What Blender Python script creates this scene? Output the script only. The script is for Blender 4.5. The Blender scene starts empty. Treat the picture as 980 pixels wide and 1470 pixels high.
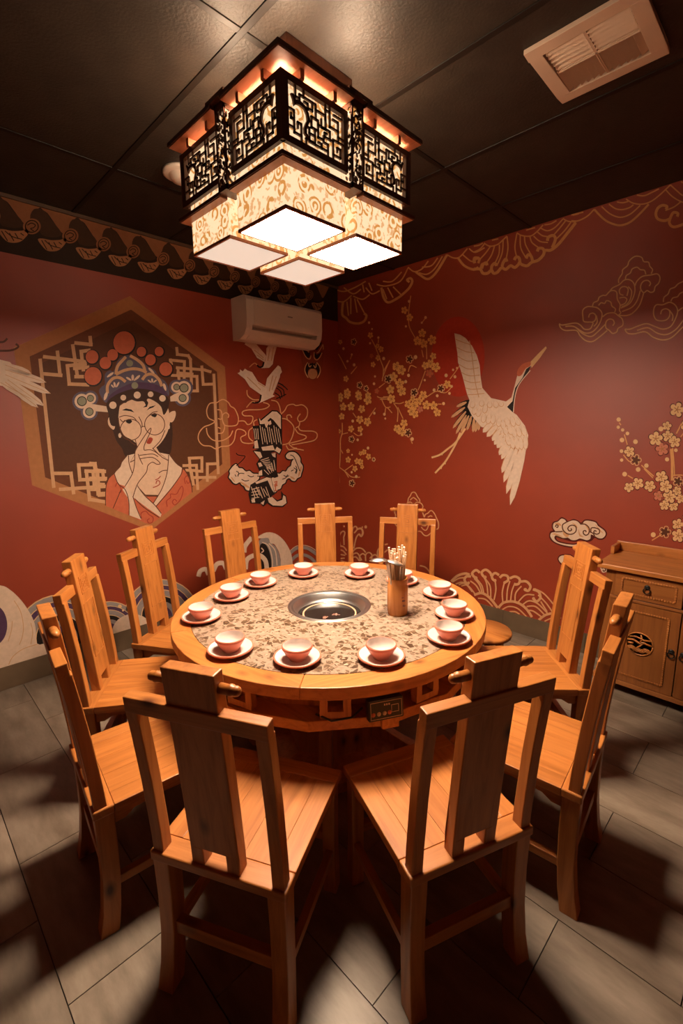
import bpy, bmesh, math, random
from mathutils import Vector, Matrix
random.seed(7)
sc = bpy.context.scene
COL = sc.collection
PI = math.pi
# ------------------------------------------------------------------ camera, world, exposure
# world frame: the far room corner is the origin, right wall is y = 0, left wall is x = 0, metres
F_PX, PITCH, YAW, ROLL = 665.993, math.radians(10.524), math.radians(45.052), math.radians(-0.659)
CAM = Vector((3.353, -3.327, 1.586))
H = 2.884                                   # ceiling height
_fw = Vector((-math.sin(YAW)*math.cos(PITCH), math.cos(YAW)*math.cos(PITCH), -math.sin(PITCH)))
_r = Vector((math.cos(YAW), math.sin(YAW), 0)); _u = _r.cross(_fw)
_r2 = _r*math.cos(ROLL)+_u*math.sin(ROLL); _u2 = _u*math.cos(ROLL)-_r*math.sin(ROLL)
cd = bpy.data.cameras.new('camera'); cam = bpy.data.objects.new('camera', cd); COL.objects.link(cam)
cd.sensor_fit = 'HORIZONTAL'; cd.sensor_width = 24.0; cd.lens = F_PX*24.0/980.0; cd.clip_start = 0.02
cam.matrix_world = Matrix.Translation(CAM) @ Matrix((_r2, _u2, -_fw)).transposed().to_4x4()
sc.camera = cam
sc.view_settings.view_transform = 'Standard'; sc.view_settings.look = 'None'
sc.view_settings.gamma = 1.0; sc.view_settings.use_curve_mapping = False
sc.view_settings.exposure = 0.0
w = bpy.data.worlds.new('world'); sc.world = w; w.use_nodes = True
w.node_tree.nodes['Background'].inputs[0].default_value = (0.02, 0.012, 0.008, 1)
w.node_tree.nodes['Background'].inputs[1].default_value = 0.0
L_PANEL, L_CREAM, L_SHADE, L_BULB = 235.0, 0.85, 1.15, 370.0   # the lantern: cool panels, warm panels, film, bulbs inside the boxes
CT = Vector((1.832, -1.897, 0))              # table centre on the floor

def ray(x, y): return _fw*F_PX + _r2*(x-490) + _u2*(735-y)
def onz(x, y, z):
    d = ray(x, y); return CAM + d*((z-CAM.z)/d.z)
def onwl(x, y, off=0.0):
    d = ray(x, y); return CAM + d*((off-CAM.x)/d.x)
def onwr(x, y, off=0.0):
    d = ray(x, y); return CAM + d*((-off-CAM.y)/d.y)

# ------------------------------------------------------------------ helpers
def tag(o, label=None, cat=None, group=None, kind=None):
    if label: o['label'] = label
    if cat: o['category'] = cat
    if group: o['group'] = group
    if kind: o['kind'] = kind
    return o
def empty(name, loc=(0,0,0), rz=0.0):
    o = bpy.data.objects.new(name, None); COL.objects.link(o); o.location = loc; o.rotation_euler = (0,0,rz)
    o.empty_display_size = 0.1
    return o
class B:
    def __init__(s): s.v = []; s.f = []; s.sm = []
    def add(s, vs, fs, smooth=False):
        n = len(s.v); s.v += [tuple(v) for v in vs]
        for f in fs: s.f.append(tuple(i+n for i in f)); s.sm.append(smooth)
        return s
    def box(s, c, d, m=None):
        x, y, z = [k/2 for k in d]; c = Vector(c)
        vs = [Vector(q) for q in ((-x,-y,-z),(x,-y,-z),(x,y,-z),(-x,y,-z),(-x,-y,z),(x,-y,z),(x,y,z),(-x,y,z))]
        if m is not None: vs = [m @ q for q in vs]
        return s.add([c+q for q in vs], [(0,3,2,1),(4,5,6,7),(0,1,5,4),(1,2,6,5),(2,3,7,6),(3,0,4,7)])
    def bb(s, x0, x1, y0, y1, z0, z1): return s.box(((x0+x1)/2,(y0+y1)/2,(z0+z1)/2),(x1-x0,y1-y0,z1-z0))
    def hexa(s, lo, hi):                     # 4 lower + 4 upper corners, counter-clockwise from above
        return s.add(list(lo)+list(hi), [(3,2,1,0),(4,5,6,7),(0,1,5,4),(1,2,6,5),(2,3,7,6),(3,0,4,7)])
    def bar(s, a, b, w, h, up=(0,0,1)):      # box along a-b
        a = Vector(a); b = Vector(b); d = (b-a).normalized(); u = Vector(up)
        r = d.cross(u)
        if r.length < 1e-6: r = d.cross(Vector((1,0,0)))
        r.normalize(); u = r.cross(d)
        o = [(-w/2,-h/2),(w/2,-h/2),(w/2,h/2),(-w/2,h/2)]
        return s.hexa([a+r*p+u*q for p,q in o],[b+r*p+u*q for p,q in o])
    def prism(s, poly, fn, t0, t1):          # fn(u,v,t) -> point; poly in order
        n = len(poly); vs = [fn(u,v,t0) for u,v in poly]+[fn(u,v,t1) for u,v in poly]
        fs = [tuple(range(n))[::-1], tuple(range(n,2*n))]+[(i,(i+1)%n,(i+1)%n+n,i+n) for i in range(n)]
        return s.add(vs, fs)
    def lathe(s, prof, n=32, loc=(0,0,0), axis=None, smooth=True):
        L = Vector(loc); vs = []; k = len(prof)
        for i in range(n):
            a = 2*PI*i/n
            for r, z in prof:
                q = Vector((r*math.cos(a), r*math.sin(a), z))
                vs.append(L+(axis @ q if axis is not None else q))
        fs = []
        for i in range(n):
            j = (i+1) % n
            for q in range(k-1):
                f = (i*k+q, j*k+q, j*k+q+1, i*k+q+1)
                if prof[q][0] < 1e-7: f = (i*k+q, j*k+q+1, i*k+q+1)
                elif prof[q+1][0] < 1e-7: f = (i*k+q, j*k+q, i*k+q+1)
                fs.append(f)
        return s.add(vs, fs, smooth)
    def tube(s, pts, r, n=8, cap=True):
        pts = [Vector(p) for p in pts]; rs = r if isinstance(r,(list,tuple)) else [r]*len(pts)
        rings = []; t0 = None
        for i, p in enumerate(pts):
            t = (pts[min(i+1,len(pts)-1)]-pts[max(i-1,0)]).normalized()
            if t0 is None:
                a = t.orthogonal().normalized()
            else:
                a = (a - t*a.dot(t)); a = a.normalized() if a.length>1e-6 else t.orthogonal().normalized()
            b = t.cross(a); t0 = t
            rings.append([p+a*(rs[i]*math.cos(2*PI*k/n))+b*(rs[i]*math.sin(2*PI*k/n)) for k in range(n)])
        vs = [q for R in rings for q in R]; fs = []
        for i in range(len(pts)-1):
            for k in range(n): fs.append((i*n+k, i*n+(k+1)%n, (i+1)*n+(k+1)%n, (i+1)*n+k))
        s.add(vs, fs, True)
        if cap: s.add(rings[0], [tuple(range(n))[::-1]]); s.add(rings[-1], [tuple(range(n))])
        return s
    def build(s, name, mat, parent=None, bevel=0.0, seg=2):
        me = bpy.data.meshes.new(name); me.from_pydata(s.v, [], s.f); me.update()
        bm = bmesh.new(); bm.from_mesh(me); bmesh.ops.remove_doubles(bm, verts=bm.verts, dist=1e-5)
        bmesh.ops.recalc_face_normals(bm, faces=bm.faces); bm.to_mesh(me); bm.free()
        if any(s.sm):
            if len(me.polygons) == len(s.sm):
                for p, q in zip(me.polygons, s.sm): p.use_smooth = q
        o = bpy.data.objects.new(name, me); COL.objects.link(o)
        if mat is not None: me.materials.append(mat)
        if parent is not None: o.parent = parent
        if bevel:
            m = o.modifiers.new('bevel','BEVEL'); m.width = bevel; m.segments = seg; m.limit_method = 'ANGLE'; m.angle_limit = math.radians(40)
        return o
def copy_tree(o, parent=None):
    c = o.copy(); COL.objects.link(c); c.parent = parent
    for ch in o.children: copy_tree(ch, c)
    return c
def struct(o, label=None, cat=None): return tag(o, label, cat, kind='structure')

# ------------------------------------------------------------------ materials
def new_mat(name):
    m = bpy.data.materials.new(name); m.use_nodes = True; nt = m.node_tree
    return m, nt, nt.nodes['Principled BSDF']
def flat(name, col, rough=0.5, metal=0.0, spec=0.5, emit=None, es=0.0):
    m, nt, b = new_mat(name)
    b.inputs['Base Color'].default_value = (*col,1); b.inputs['Roughness'].default_value = rough
    b.inputs['Metallic'].default_value = metal; b.inputs['Specular IOR Level'].default_value = spec
    if emit is not None:
        b.inputs['Emission Color'].default_value = (*emit,1); b.inputs['Emission Strength'].default_value = es
    return m
def N(nt, t, **kw):
    n = nt.nodes.new(t)
    for k, v in kw.items():
        if k.startswith('i_'): n.inputs[k[2:].replace('_',' ')].default_value = v
        else: setattr(n, k, v)
    return n
def ramp(nt, stops, interp='LINEAR'):
    n = nt.nodes.new('ShaderNodeValToRGB'); cr = n.color_ramp; cr.interpolation = interp
    while len(cr.elements) < len(stops): cr.elements.new(0.5)
    for e, (p, c) in zip(cr.elements, stops): e.position = p; e.color = (*c,1)
    return n
def paint(name, col, var=0.12, scale=30.0, rough=0.5, bump=0.0, spec=0.5):
    m, nt, b = new_mat(name); tc = N(nt,'ShaderNodeTexCoord')
    nz = N(nt,'ShaderNodeTexNoise', i_Scale=scale, i_Detail=3.0); nt.links.new(tc.outputs['Object'], nz.inputs['Vector'])
    r = ramp(nt, [(0.3,[c*(1-var) for c in col]),(0.7,[min(1,c*(1+var)) for c in col])])
    nt.links.new(nz.outputs['Fac'], r.inputs[0]); nt.links.new(r.outputs[0], b.inputs['Base Color'])
    b.inputs['Roughness'].default_value = rough; b.inputs['Specular IOR Level'].default_value = spec
    if bump:
        n2 = N(nt,'ShaderNodeTexNoise', i_Scale=scale*8, i_Detail=2.0); nt.links.new(tc.outputs['Object'], n2.inputs['Vector'])
        bp = N(nt,'ShaderNodeBump', i_Strength=bump, i_Distance=0.002); nt.links.new(n2.outputs['Fac'], bp.inputs['Height']); nt.links.new(bp.outputs[0], b.inputs['Normal'])
    return m
def wood(name, axis, c0, c1, knots=True, rough=0.38, dens=1.0):
    m, nt, b = new_mat(name); tc = N(nt,'ShaderNodeTexCoord'); oi = N(nt,'ShaderNodeObjectInfo')
    ad = N(nt,'ShaderNodeVectorMath', operation='ADD'); sc_ = N(nt,'ShaderNodeVectorMath', operation='SCALE'); sc_.inputs[0].default_value = (7.3,3.1,5.7)
    nt.links.new(oi.outputs['Random'], sc_.inputs['Scale']); nt.links.new(tc.outputs['Object'], ad.inputs[0]); nt.links.new(sc_.outputs[0], ad.inputs[1])
    s = [26*dens]*3; s[axis] = 1.8*dens
    mp = N(nt,'ShaderNodeMapping'); mp.inputs['Scale'].default_value = s; nt.links.new(ad.outputs[0], mp.inputs[0])
    nz = N(nt,'ShaderNodeTexNoise', i_Scale=1.6, i_Detail=4.0, i_Roughness=0.6, i_Distortion=0.6); nt.links.new(mp.outputs[0], nz.inputs[0])
    r = ramp(nt, [(0.32,c0),(0.50,[(a+b_)/2*1.04 for a,b_ in zip(c0,c1)]),(0.70,c1)]); nt.links.new(nz.outputs[0], r.inputs[0])
    last = r.outputs[0]
    n3 = N(nt,'ShaderNodeTexNoise', i_Scale=3.0, i_Detail=1.0); nt.links.new(ad.outputs[0], n3.inputs[0])
    mx = N(nt,'ShaderNodeMix', data_type='RGBA', blend_type='MULTIPLY'); mx.inputs[0].default_value = 0.5
    r3 = ramp(nt, [(0.3,(0.78,0.72,0.66)),(0.7,(1.12,1.08,1.02))]); nt.links.new(n3.outputs[0], r3.inputs[0])
    nt.links.new(last, mx.inputs[6]); nt.links.new(r3.outputs[0], mx.inputs[7]); last = mx.outputs[2]
    if knots:
        s2 = [9.0]*3; s2[axis] = 5.0
        m2 = N(nt,'ShaderNodeMapping'); m2.inputs['Scale'].default_value = s2; nt.links.new(ad.outputs[0], m2.inputs[0])
        vo = N(nt,'ShaderNodeTexVoronoi', i_Scale=1.0); nt.links.new(m2.outputs[0], vo.inputs[0])
        rk = ramp(nt, [(0.05,(1,1,1)),(0.12,(0.45,0.45,0.45)),(0.2,(0,0,0))]); nt.links.new(vo.outputs['Distance'], rk.inputs[0])
        mk = N(nt,'ShaderNodeMix', data_type='RGBA'); mk.inputs[7].default_value = (c0[0]*0.22, c0[1]*0.16, c0[2]*0.14, 1)
        nt.links.new(rk.outputs[0], mk.inputs[0]); nt.links.new(last, mk.inputs[6]); last = mk.outputs[2]
    nt.links.new(last, b.inputs['Base Color']); b.inputs['Roughness'].default_value = rough
    bp = N(nt,'ShaderNodeBump', i_Strength=0.08, i_Distance=0.002); nt.links.new(nz.outputs[0], bp.inputs['Height']); nt.links.new(bp.outputs[0], b.inputs['Normal'])
    return m
W0, W1 = (0.35,0.112,0.021), (0.54,0.205,0.050)
WX = wood('honey wood grain x', 0, W0, W1); WY = wood('honey wood grain y', 1, W0, W1, knots=False); WZ = wood('honey wood grain z', 2, W0, W1)
WD = wood('brown cabinet wood', 2, (0.22,0.070,0.017), (0.33,0.115,0.028), knots=False)
WDX = wood('brown cabinet wood x', 0, (0.25,0.080,0.019), (0.37,0.135,0.034), knots=False)
WL = wood('dark lantern wood', 2, (0.075,0.024,0.010), (0.11,0.038,0.016), knots=False, rough=0.35)
WLR = wood('reddish lantern wood', 0, (0.34,0.12,0.06), (0.46,0.19,0.10), knots=False)
M_RED = paint('red mural wall', (0.31,0.034,0.0065), 0.08, 3.0, rough=0.52, bump=0.10, spec=0.75)
M_DIM = paint('dim brown wall', (0.16,0.045,0.016), 0.1, 3.0, rough=0.6)
M_CEIL = paint('black ceiling panel', (0.024,0.0180,0.0130), 0.2, 12.0, rough=0.5, bump=0.7, spec=0.35)
M_TBAR = flat('black ceiling grid', (0.010,0.007,0.005), 0.45, spec=0.25)
M_BASE = paint('taupe tile skirting', (0.135,0.085,0.047), 0.18, 6.0, rough=0.5)
M_STEEL = flat('brushed steel', (0.66,0.61,0.57), 0.32, metal=1.0)
M_STEELD = flat('dark steel', (0.22,0.20,0.19), 0.22, metal=1.0)
M_BLACK = flat('black plastic', (0.012,0.011,0.010), 0.35)
M_WHITE = paint('warm white plastic', (0.72,0.62,0.54), 0.03, 5.0, rough=0.4)
M_PINK = flat('salmon glazed ceramic', (0.62,0.185,0.115), 0.3)
M_CREAM = flat('white glazed ceramic', (0.68,0.58,0.53), 0.3)
M_BAMBOO = wood('glazed bamboo', 2, (0.42,0.15,0.035), (0.56,0.24,0.07), knots=False, rough=0.25)
M_IRON = flat('black iron ring', (0.02,0.017,0.015), 0.4, metal=0.6)
def floor_mat():
    m, nt, b = new_mat('grey brown floor tile'); tc = N(nt,'ShaderNodeTexCoord'); oi = N(nt,'ShaderNodeObjectInfo')
    ad = N(nt,'ShaderNodeVectorMath', operation='ADD'); sv = N(nt,'ShaderNodeVectorMath', operation='SCALE'); sv.inputs[0].default_value = (17,11,5)
    nt.links.new(oi.outputs['Random'], sv.inputs['Scale']); nt.links.new(tc.outputs['Object'], ad.inputs[0]); nt.links.new(sv.outputs[0], ad.inputs[1])
    mp = N(nt,'ShaderNodeMapping'); mp.inputs['Scale'].default_value = (2.2,7.0,1); nt.links.new(ad.outputs[0], mp.inputs[0])
    nz = N(nt,'ShaderNodeTexNoise', i_Scale=1.7, i_Detail=6.0, i_Roughness=0.62); nt.links.new(mp.outputs[0], nz.inputs[0])
    r = ramp(nt, [(0.30,(0.145,0.103,0.070)),(0.5,(0.220,0.164,0.118)),(0.72,(0.305,0.236,0.176))]); nt.links.new(nz.outputs[0], r.inputs[0])
    hv = N(nt,'ShaderNodeMapRange'); hv.inputs[3].default_value = 0.86; hv.inputs[4].default_value = 1.1; nt.links.new(oi.outputs['Random'], hv.inputs[0])
    mx = N(nt,'ShaderNodeMix', data_type='RGBA', blend_type='MULTIPLY'); mx.inputs[0].default_value = 1.0
    nt.links.new(r.outputs[0], mx.inputs[6]); nt.links.new(hv.outputs[0], mx.inputs[7]); nt.links.new(mx.outputs[2], b.inputs['Base Color'])
    b.inputs['Roughness'].default_value = 0.48
    return m
M_FLOOR = floor_mat()
M_GROUT = flat('dark grout', (0.035,0.026,0.018), 0.8)
def terrazzo():
    m, nt, b = new_mat('terrazzo inlay'); tc = N(nt,'ShaderNodeTexCoord')
    wv = N(nt,'ShaderNodeTexNoise', i_Scale=9.0, i_Detail=1.0); nt.links.new(tc.outputs['Object'], wv.inputs[0])
    mxv = N(nt,'ShaderNodeMix', data_type='VECTOR'); mxv.inputs[0].default_value = 0.035
    nt.links.new(tc.outputs['Object'], mxv.inputs[4]); nt.links.new(wv.outputs['Color'], mxv.inputs[5])
    base = ramp(nt, [(0.3,(0.28,0.195,0.135)),(0.7,(0.37,0.27,0.20))])
    n1 = N(nt,'ShaderNodeTexNoise', i_Scale=60.0, i_Detail=3.0); nt.links.new(tc.outputs['Object'], n1.inputs[0]); nt.links.new(n1.outputs[0], base.inputs[0])
    last = base.outputs[0]
    for sc1, sy, thr, dark in ((36.0,1.0,0.76,((0.13,0.072,0.037),(0.07,0.036,0.018))),(58.0,1.8,0.78,((0.17,0.10,0.055),(0.10,0.054,0.027))),(80.0,0.8,0.74,((0.42,0.31,0.23),(0.15,0.088,0.047)))):
        mp = N(nt,'ShaderNodeMapping'); mp.inputs['Scale'].default_value = (sc1,sc1*sy,1.0); mp.inputs['Rotation'].default_value = (0,0,sc1); mp.inputs['Location'].default_value = (sc1,0.3,0.2)
        nt.links.new(mxv.outputs[1], mp.inputs[0])
        v = N(nt,'ShaderNodeTexVoronoi', i_Scale=1.0); v.voronoi_dimensions = '2D'; nt.links.new(mp.outputs[0], v.inputs[0])
        ve = N(nt,'ShaderNodeTexVoronoi', i_Scale=1.0); ve.voronoi_dimensions = '2D'; ve.feature = 'DISTANCE_TO_EDGE'; nt.links.new(mp.outputs[0], ve.inputs[0])
        sep = N(nt,'ShaderNodeSeparateColor'); nt.links.new(v.outputs['Color'], sep.inputs[0])
        a = N(nt,'ShaderNodeMath', operation='GREATER_THAN'); a.inputs[1].default_value = thr; nt.links.new(sep.outputs[0], a.inputs[0])
        e = N(nt,'ShaderNodeMath', operation='GREATER_THAN'); e.inputs[1].default_value = 0.09; nt.links.new(ve.outputs['Distance'], e.inputs[0])
        mu = N(nt,'ShaderNodeMath', operation='MULTIPLY'); nt.links.new(a.outputs[0], mu.inputs[0]); nt.links.new(e.outputs[0], mu.inputs[1])
        rc = ramp(nt, [(0.0,dark[0]),(1.0,dark[1])]); nt.links.new(sep.outputs[1], rc.inputs[0])
        mx = N(nt,'ShaderNodeMix', data_type='RGBA'); nt.links.new(mu.outputs[0], mx.inputs[0]); nt.links.new(last, mx.inputs[6]); nt.links.new(rc.outputs[0], mx.inputs[7]); last = mx.outputs[2]
    nt.links.new(last, b.inputs['Base Color']); b.inputs['Roughness'].default_value = 0.3
    return m
M_TERR = terrazzo()
def emissive(name, col, s):
    return flat(name, (0.6,0.6,0.6), 0.5, emit=col, es=s)
M_PAN = emissive('lit cool diffuser', (1.0,0.78,0.58), L_PANEL)
M_PAN2 = emissive('lit warm diffuser', (0.80,0.66,0.53), L_CREAM)
def shade_mat(name, s):                     # lit rose-patterned film
    m, nt, b = new_mat(name); tc = N(nt,'ShaderNodeTexCoord'); V = tc.outputs['Object']
    def mth(op, a, b_=None, c=None):
        n = N(nt,'ShaderNodeMath', operation=op)
        for k, q in enumerate((a,b_,c)):
            if q is None: continue
            if isinstance(q,(int,float)): n.inputs[k].default_value = q
            else: nt.links.new(q, n.inputs[k])
        return n.outputs[0]
    def nz(scale, det=1.0):
        n = N(nt,'ShaderNodeTexNoise', i_Scale=scale, i_Detail=det); nt.links.new(V, n.inputs[0]); return n.outputs[0]
    def step(x, a, c):
        n = N(nt,'ShaderNodeMapRange'); n.inputs[1].default_value = a; n.inputs[2].default_value = c; nt.links.new(x, n.inputs[0]); return n.outputs[0]
    v = N(nt,'ShaderNodeTexVoronoi', i_Scale=15.0, i_Randomness=0.75); nt.links.new(V, v.inputs[0]); d = v.outputs['Distance']
    rings = step(mth('SINE', mth('MULTIPLY_ADD', d, 27.0, mth('MULTIPLY', nz(26.0), 7.0))), -0.15, 0.15)
    petals = mth('MULTIPLY', mth('MULTIPLY', rings, step(nz(48.0), 0.38, 0.46)), step(d, 0.56, 0.46))
    leaves = mth('MULTIPLY', mth('MULTIPLY', step(nz(55.0,2.0), 0.55, 0.59), step(d, 0.40, 0.50)), 0.7)
    fac = mth('MINIMUM', mth('ADD', petals, leaves), 1.0)
    r = ramp(nt, [(0.0,(1.0,0.68,0.40)),(1.0,(0.60,0.25,0.06))]); nt.links.new(fac, r.inputs[0])
    nt.links.new(r.outputs[0], b.inputs['Emission Color']); b.inputs['Emission Strength'].default_value = s
    b.inputs['Base Color'].default_value = (0.35,0.25,0.13,1)
    return m
M_SHADE = shade_mat('lit rose film', L_SHADE)
# ------------------------------------------------------------------ room shell
RX, RY = 4.8, -4.8
fl = struct(B().bb(-0.1,RX+0.1,RY-0.1,0.1,-0.10,-0.006).build('floor', M_GROUT), 'floor of staggered grey brown rectangular tiles with dark joints')
TL, TW, G = 0.607, 0.298, 0.0016
full = None
for j in range(-1, 16):
    y1 = -0.175 - TW*j; y0 = y1 - TW
    y1c, y0c = min(y1-G,0.0), max(y0+G, RY)
    if y1c-y0c < 0.02: continue
    x = (0.535 if j % 2 == 0 else 0.255) - TL
    while x < RX:
        a, b_ = max(x+G,0.0), min(x+TL-G, RX)
        if b_-a > 0.02:
            isfull = abs(b_-a-(TL-2*G)) < 1e-6 and abs(y1c-y0c-(TW-2*G)) < 1e-6
            cx, cy = (a+b_)/2, (y0c+y1c)/2
            if isfull and full is not None:
                t = bpy.data.objects.new('floor_tile', full.data); COL.objects.link(t); t.parent = fl
            else:
                t = B().box((0,0,-0.006),(b_-a,y1c-y0c,0.012)).build('floor_tile', M_FLOOR, fl)
                if isfull: full = t
            t.location = (cx,cy,0)
        x += TL
ce = struct(B().bb(-0.1,RX+0.1,RY-0.1,0.1,H+0.02,H+0.12).build('ceiling', M_CEIL), 'black suspended ceiling of rectangular panels')
GX = [0.0,0.68,1.845,3.01,4.175,RX]; GY = [0.0]+[-0.436-0.61*k for k in range(8) if -0.436-0.61*k > RY]+[RY]
for i in range(len(GX)-1):
    for j in range(len(GY)-1):
        B().bb(GX[i]+0.006,GX[i+1]-0.006,GY[j+1]+0.006,GY[j]-0.006,H,H+0.03).build('ceiling_panel', M_CEIL, ce)
for y in GY[1:-1]: B().bb(0,RX,y-0.013,y+0.013,H-0.004,H+0.01).build('grid_bar', M_TBAR, ce, 0.002)
for x in GX[1:-1]: B().bb(x-0.013,x+0.013,RY,0,H-0.0035,H+0.01).build('grid_bar', M_TBAR, ce, 0.002)
wl = struct(B().bb(-0.12,0,RY-0.12,0.12,-0.05,H+0.05).build('wall_left', M_RED), 'red wall with painted opera singer, roof tiles and wave mural')
wr = struct(B().bb(-0.0,RX+0.12,0,0.12,-0.05,H+0.05).build('wall_right', M_RED), 'red wall with painted crane, blossom branches and gold clouds')
struct(B().bb(RX,RX+0.12,RY-0.12,0.0,-0.05,H+0.05).build('wall_near', M_DIM), 'plain brown wall behind the viewer')
struct(B().bb(0.0,RX,RY-0.12,RY,-0.05,H+0.05).build('wall_back', M_DIM), 'plain brown wall opposite the blossom mural')
bl = struct(B().bb(0,0.006,RY,0,0,0.146).build('baseboard_left', M_GROUT), 'taupe tile skirting under the opera singer mural')
y = -0.012
while y > RY:
    B().bb(0.0,0.012,max(RY,y-0.598),y,0.001,0.148).build('skirting_tile', M_BASE, bl, 0.001); y -= 0.60
br = struct(B().bb(0.012,RX,-0.006,0,0,0.146).build('baseboard_right', M_GROUT), 'taupe tile skirting under the crane mural')
x = 0.014
while x < RX:
    B().bb(x,min(RX,x+0.598),-0.012,0.0,0.001,0.148).build('skirting_tile', M_BASE, br, 0.001); x += 0.60
struct(B().bb(0.0,0.014,RY,0,H-0.022,H-0.002).build('trim_1', flat('brown ceiling trim',(0.10,0.055,0.03),0.45)), 'thin brown ceiling trim above the painted roof tiles')

# ------------------------------------------------------------------ ceiling vent
vt = empty('ceiling_vent', (2.653,-1.327,H)); tag(vt, 'square off-white four-way ceiling air vent with louvre slats', 'air vent')
M_VENT = paint('off white enamel', (0.62,0.47,0.36), 0.05, 6.0, rough=0.45)
h = 0.183; iw = 0.135
b = B()
for sx, sy, dx, dy in ((0,-1,2*h,h-iw),(0,1,2*h,h-iw)): b.box((0,sy*(h+iw)/2,-0.008),(dx,dy,0.016))
for sx in (-1,1): b.box((sx*(h+iw)/2,0,-0.008),(h-iw,2*iw,0.016))
b.build('frame', M_VENT, vt, 0.002)
b = B(); b.box((0,0,-0.006),(0.010,2*iw,0.012)); b.box((0,0,-0.006),(2*iw,0.012,0.012)); b.build('cross_bar', M_VENT, vt, 0.001)
B().box((0,0,0.004),(2*iw,2*iw,0.004)).build('duct_back', M_CEIL, vt)
for qx in (-1,1):
    for qy in (-1,1):
        for k in range(6):
            f = (k+0.5)/6
            if qy < 0:      # slats running along x
                B().box((qx*iw/2, -iw*f, -0.004),(iw-0.008,0.030,0.0016), Matrix.Rotation(math.radians(-38),3,'X')).build('slat', M_VENT, vt)
            else:
                B().box((qx*iw*f if qx>0 else -iw*f, iw/2, -0.004),(0.032,iw-0.008,0.0016), Matrix.Rotation(math.radians(-34),3,'Y')).build('slat', M_VENT, vt)
_d = onz(262,254,H-0.02); dt = empty('smoke_detector', (_d.x,_d.y,H)); tag(dt, 'round white dome detector on the black ceiling', 'smoke detector')
B().lathe([(0.0,0.0),(0.098,0.0),(0.098,-0.012),(0.085,-0.018),(0.0,-0.018)][::-1],32).build('base', M_WHITE, dt)
B().lathe([(0.0,-0.052),(0.03,-0.05),(0.055,-0.04),(0.068,-0.018)],28).build('dome', M_WHITE, dt)

# ------------------------------------------------------------------ air conditioner
ac = empty('air_conditioner', (0,-0.79,2.262)); tag(ac, 'white split air conditioner mounted high on the red wall', 'air conditioner')
def acfn(u,v,t): return Vector((u,t,v))
prof = [(0.0,0.0),(0.10,0.0),(0.165,0.03),(0.195,0.075),(0.205,0.14),(0.205,0.28),(0.195,0.305),(0.17,0.315),(0.0,0.315)]
slot = [(0.0,0.0),(0.10,0.0),(0.165,0.03),(0.188,0.064),(0.130,0.070),(0.125,0.094),(0.199,0.100),(0.205,0.14),(0.205,0.28),(0.195,0.305),(0.17,0.315),(0.0,0.315)]
cs = B().prism(slot, acfn, -0.335, 0.335)
for ya in (-0.39,0.335): cs.prism(prof, acfn, ya, ya+0.055)
cs.build('casing', M_WHITE, ac)
B().prism([(0.19,0.102),(0.206,0.102),(0.211,0.14),(0.211,0.285),(0.20,0.305),(0.19,0.305)], acfn, -0.325, 0.365).build('front_panel', M_WHITE, ac, 0.003)
B().prism([(0.12,-0.002),(0.167,0.028),(0.190,0.062),(0.186,0.064),(0.160,0.034),(0.118,0.004)], acfn, -0.345, 0.345).build('vane', M_WHITE, ac, 0.001)
B().box((0.2115,0.03,0.205),(0.002,0.05,0.010)).build('badge', flat('grey badge',(0.28,0.22,0.18),0.4), ac)

# ------------------------------------------------------------------ lantern
LZ = 2.27
LC = Vector((CT.x-0.0405, CT.y-0.105, 0))    # lantern axis
ln = empty('palace_lantern', (LC.x,LC.y,H)); tag(ln, 'square four-box palace lantern with fretwork panels and glowing rose film, hung over the table', 'lantern')
def lz(z): return z-H
S = 0.2975; GAPH = 0.0285; BW = S-GAPH        # outer half size, half gap, box width
FS = S+0.014                                  # fretwork plane
# fret pattern, u from the outer corner towards the post, v upwards
FR = [[(.0,.52),(.10,.52),(.10,.36),(.05,.36),(.05,.44)],[(.10,.36),(.10,.12),(.22,.12),(.22,.34),(.16,.34),(.16,.24)],[(.0,.20),(.10,.20)],
      [(.13,.98),(.13,.80),(.20,.80),(.20,.88),(.27,.88),(.27,.98)],[(.20,.80),(.20,.70),(.34,.70),(.34,.80),(.28,.80)],[(.27,.88),(.42,.88),(.42,.72),(.36,.72)],[(.42,.88),(.48,.88),(.48,.60),(.40,.60),(.40,.50),(.34,.50)],
      [(.48,.78),(.66,.78),(.66,.52),(.58,.52),(.58,.66)],[(.66,.90),(.66,.70)],[(.66,.98),(.66,.90),(.74,.90)],[(.74,.98),(.74,.62),(.90,.62),(.90,.80),(.80,.80)],[(.82,.90),(.97,.90)],[(.90,.62),(.90,.50),(1.0,.50)],
      [(.40,.50),(.40,.40),(.52,.40),(.52,.60),(.48,.60)],[(.52,.52),(.74,.52),(.74,.36),(.64,.36),(.64,.44),(.68,.44)],[(.52,.40),(.52,.28),(.62,.28),(.62,.36)],[(.46,.40),(.46,.26),(.36,.26),(.36,.36),(.30,.36)],
      [(.36,.26),(.36,.12),(.30,.12)],[(.46,.26),(.46,.10),(.58,.10),(.58,.18),(.52,.18)],[(.58,.10),(.70,.10),(.70,.24),(.62,.24)],[(.74,.36),(.80,.36),(.80,.02)],[(.80,.40),(1.0,.40)],[(.80,.10),(.94,.10),(.94,.28),(.88,.28),(.88,.20)],[(.70,.10),(.70,.0)],[(.36,.12),(.46,.10)],[(.22,.12),(.22,.0)],[(.30,.12),(.30,.02)],[(.90,.50),(.90,.40)]]
DRG = [(.10,.60),(.14,.66),(.20,.68),(.27,.66),(.31,.58),(.32,.48),(.29,.40),(.26,.30),(.26,.20),(.32,.14),(.36,.16),(.31,.22),(.31,.30),(.34,.40),(.37,.50),(.35,.62),(.30,.72),(.22,.76),(.13,.74),(.09,.82),(.05,.80),(.08,.72)]
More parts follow.
